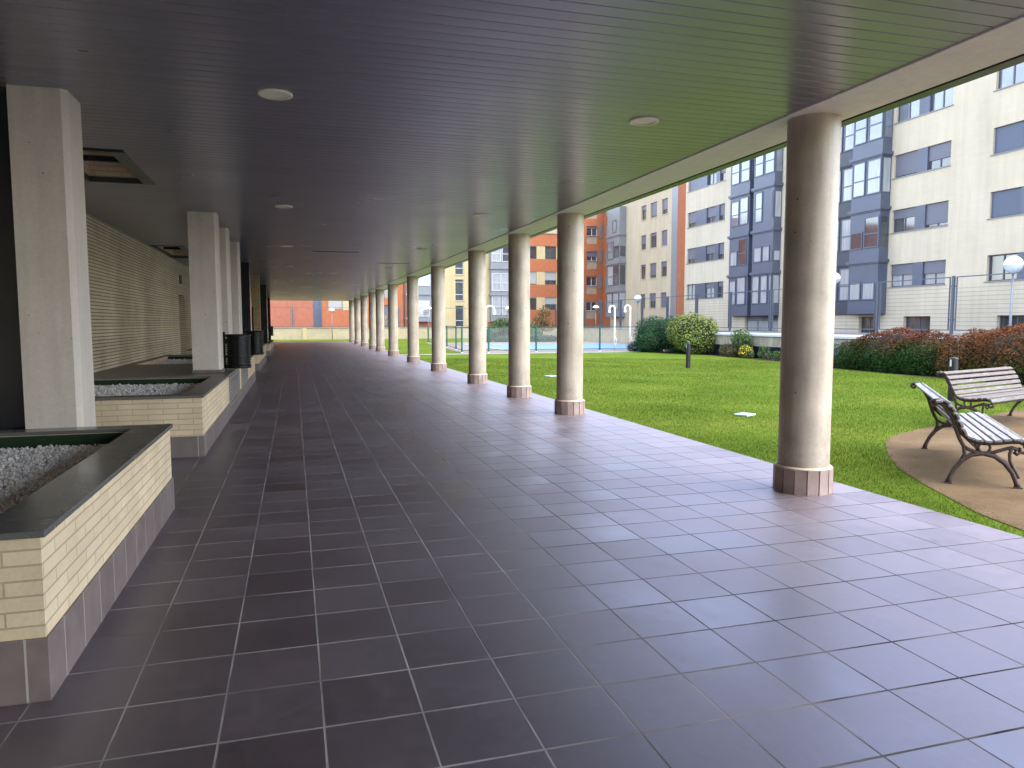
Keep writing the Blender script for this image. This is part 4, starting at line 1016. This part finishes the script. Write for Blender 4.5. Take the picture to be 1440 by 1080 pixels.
shrub('bush', 'light green bush above the far wall behind the pool', 'bush', [(17.3, 61.6, 1.25, 1.0, .8, .85), (16.6, 61.6, .9, .7, .7, .7)], 2600, .14, 'leafmid', 5)
shrub('bush', 'small dark shrub under the light green bush by the pool', 'bush', [(15.6, 60.2, .5, .5, .5, .6)], 900, .13, 'leafdark', 3)
shrub('bush', 'low dark planting at the pool edge behind the green fence', 'bush', [(20.5, 59.6, .25, 1.4, .4, .35), (17.2, 60.0, .22, 1.6, .4, .32)], 2000, .12, 'leafdark', 6)

# ---------------------------------------------------------------- light
w = bpy.data.worlds.new('World'); sc.world = w; w.use_nodes = True
nt = w.node_tree; nt.nodes.clear()
sky = nt.nodes.new('ShaderNodeTexSky'); sky.sky_type = 'NISHITA'; sky.sun_disc = False
EL, AZ = math.radians(60), math.radians(125)      # a veiled sun over the block across the lawn
sky.sun_elevation = EL; sky.sun_rotation = AZ; sky.air_density = 1.0; sky.dust_density = 1.2; sky.ozone_density = 1.0
bg = nt.nodes.new('ShaderNodeBackground'); bg.inputs[1].default_value = .15
ow = nt.nodes.new('ShaderNodeOutputWorld'); hs = nt.nodes.new('ShaderNodeHueSaturation'); hs.inputs['Saturation'].default_value = .60
nt.links.new(sky.outputs[0], hs.inputs['Color']); nt.links.new(hs.outputs[0], bg.inputs[0]); nt.links.new(bg.outputs[0], ow.inputs[0])
sd = bpy.data.lights.new('sun', 'SUN'); sd.energy = .5; sd.angle = math.radians(45); sd.color = (1, .95, .87)
so = bpy.data.objects.new('sun', sd); C.objects.link(so)
dv = Vector((math.sin(AZ)*math.cos(EL), math.cos(AZ)*math.cos(EL), math.sin(EL)))
so.rotation_euler = dv.to_track_quat('Z', 'Y').to_euler()

# ---------------------------------------------------------------- camera
yaw, pit, rol, f = .2860, .0829, .0014, 1039.4
Fv = Vector((math.sin(yaw)*math.cos(pit), math.cos(yaw)*math.cos(pit), -math.sin(pit)))
r0 = Vector((math.cos(yaw), -math.sin(yaw), 0)); d0 = Fv.cross(r0)
r = r0*math.cos(rol)+d0*math.sin(rol); dn = -r0*math.sin(rol)+d0*math.cos(rol)
cd = bpy.data.cameras.new('camera'); cd.sensor_width = 36; cd.lens = 36*f/1440; cd.clip_end = 1000; cd.clip_start = .05
co = bpy.data.objects.new('camera', cd); C.objects.link(co)
mtx = Matrix((r, -dn, -Fv)).transposed().to_4x4(); mtx.translation = (0, 0, 1.622); co.matrix_world = mtx
sc.camera = co
sc.view_settings.view_transform = 'Standard'; sc.view_settings.look = 'None'; sc.view_settings.exposure = 2.85; sc.view_settings.gamma = 1
sc.render.engine = 'CYCLES'
sc.cycles.max_bounces = 10; sc.cycles.diffuse_bounces = 6; sc.cycles.glossy_bounces = 5; sc.cycles.transparent_max_bounces = 12
sc.cycles.use_denoising = True; sc.cycles.sample_clamp_indirect = 4
sc.cycles.use_guiding = True; sc.cycles.guiding_training_samples = 64
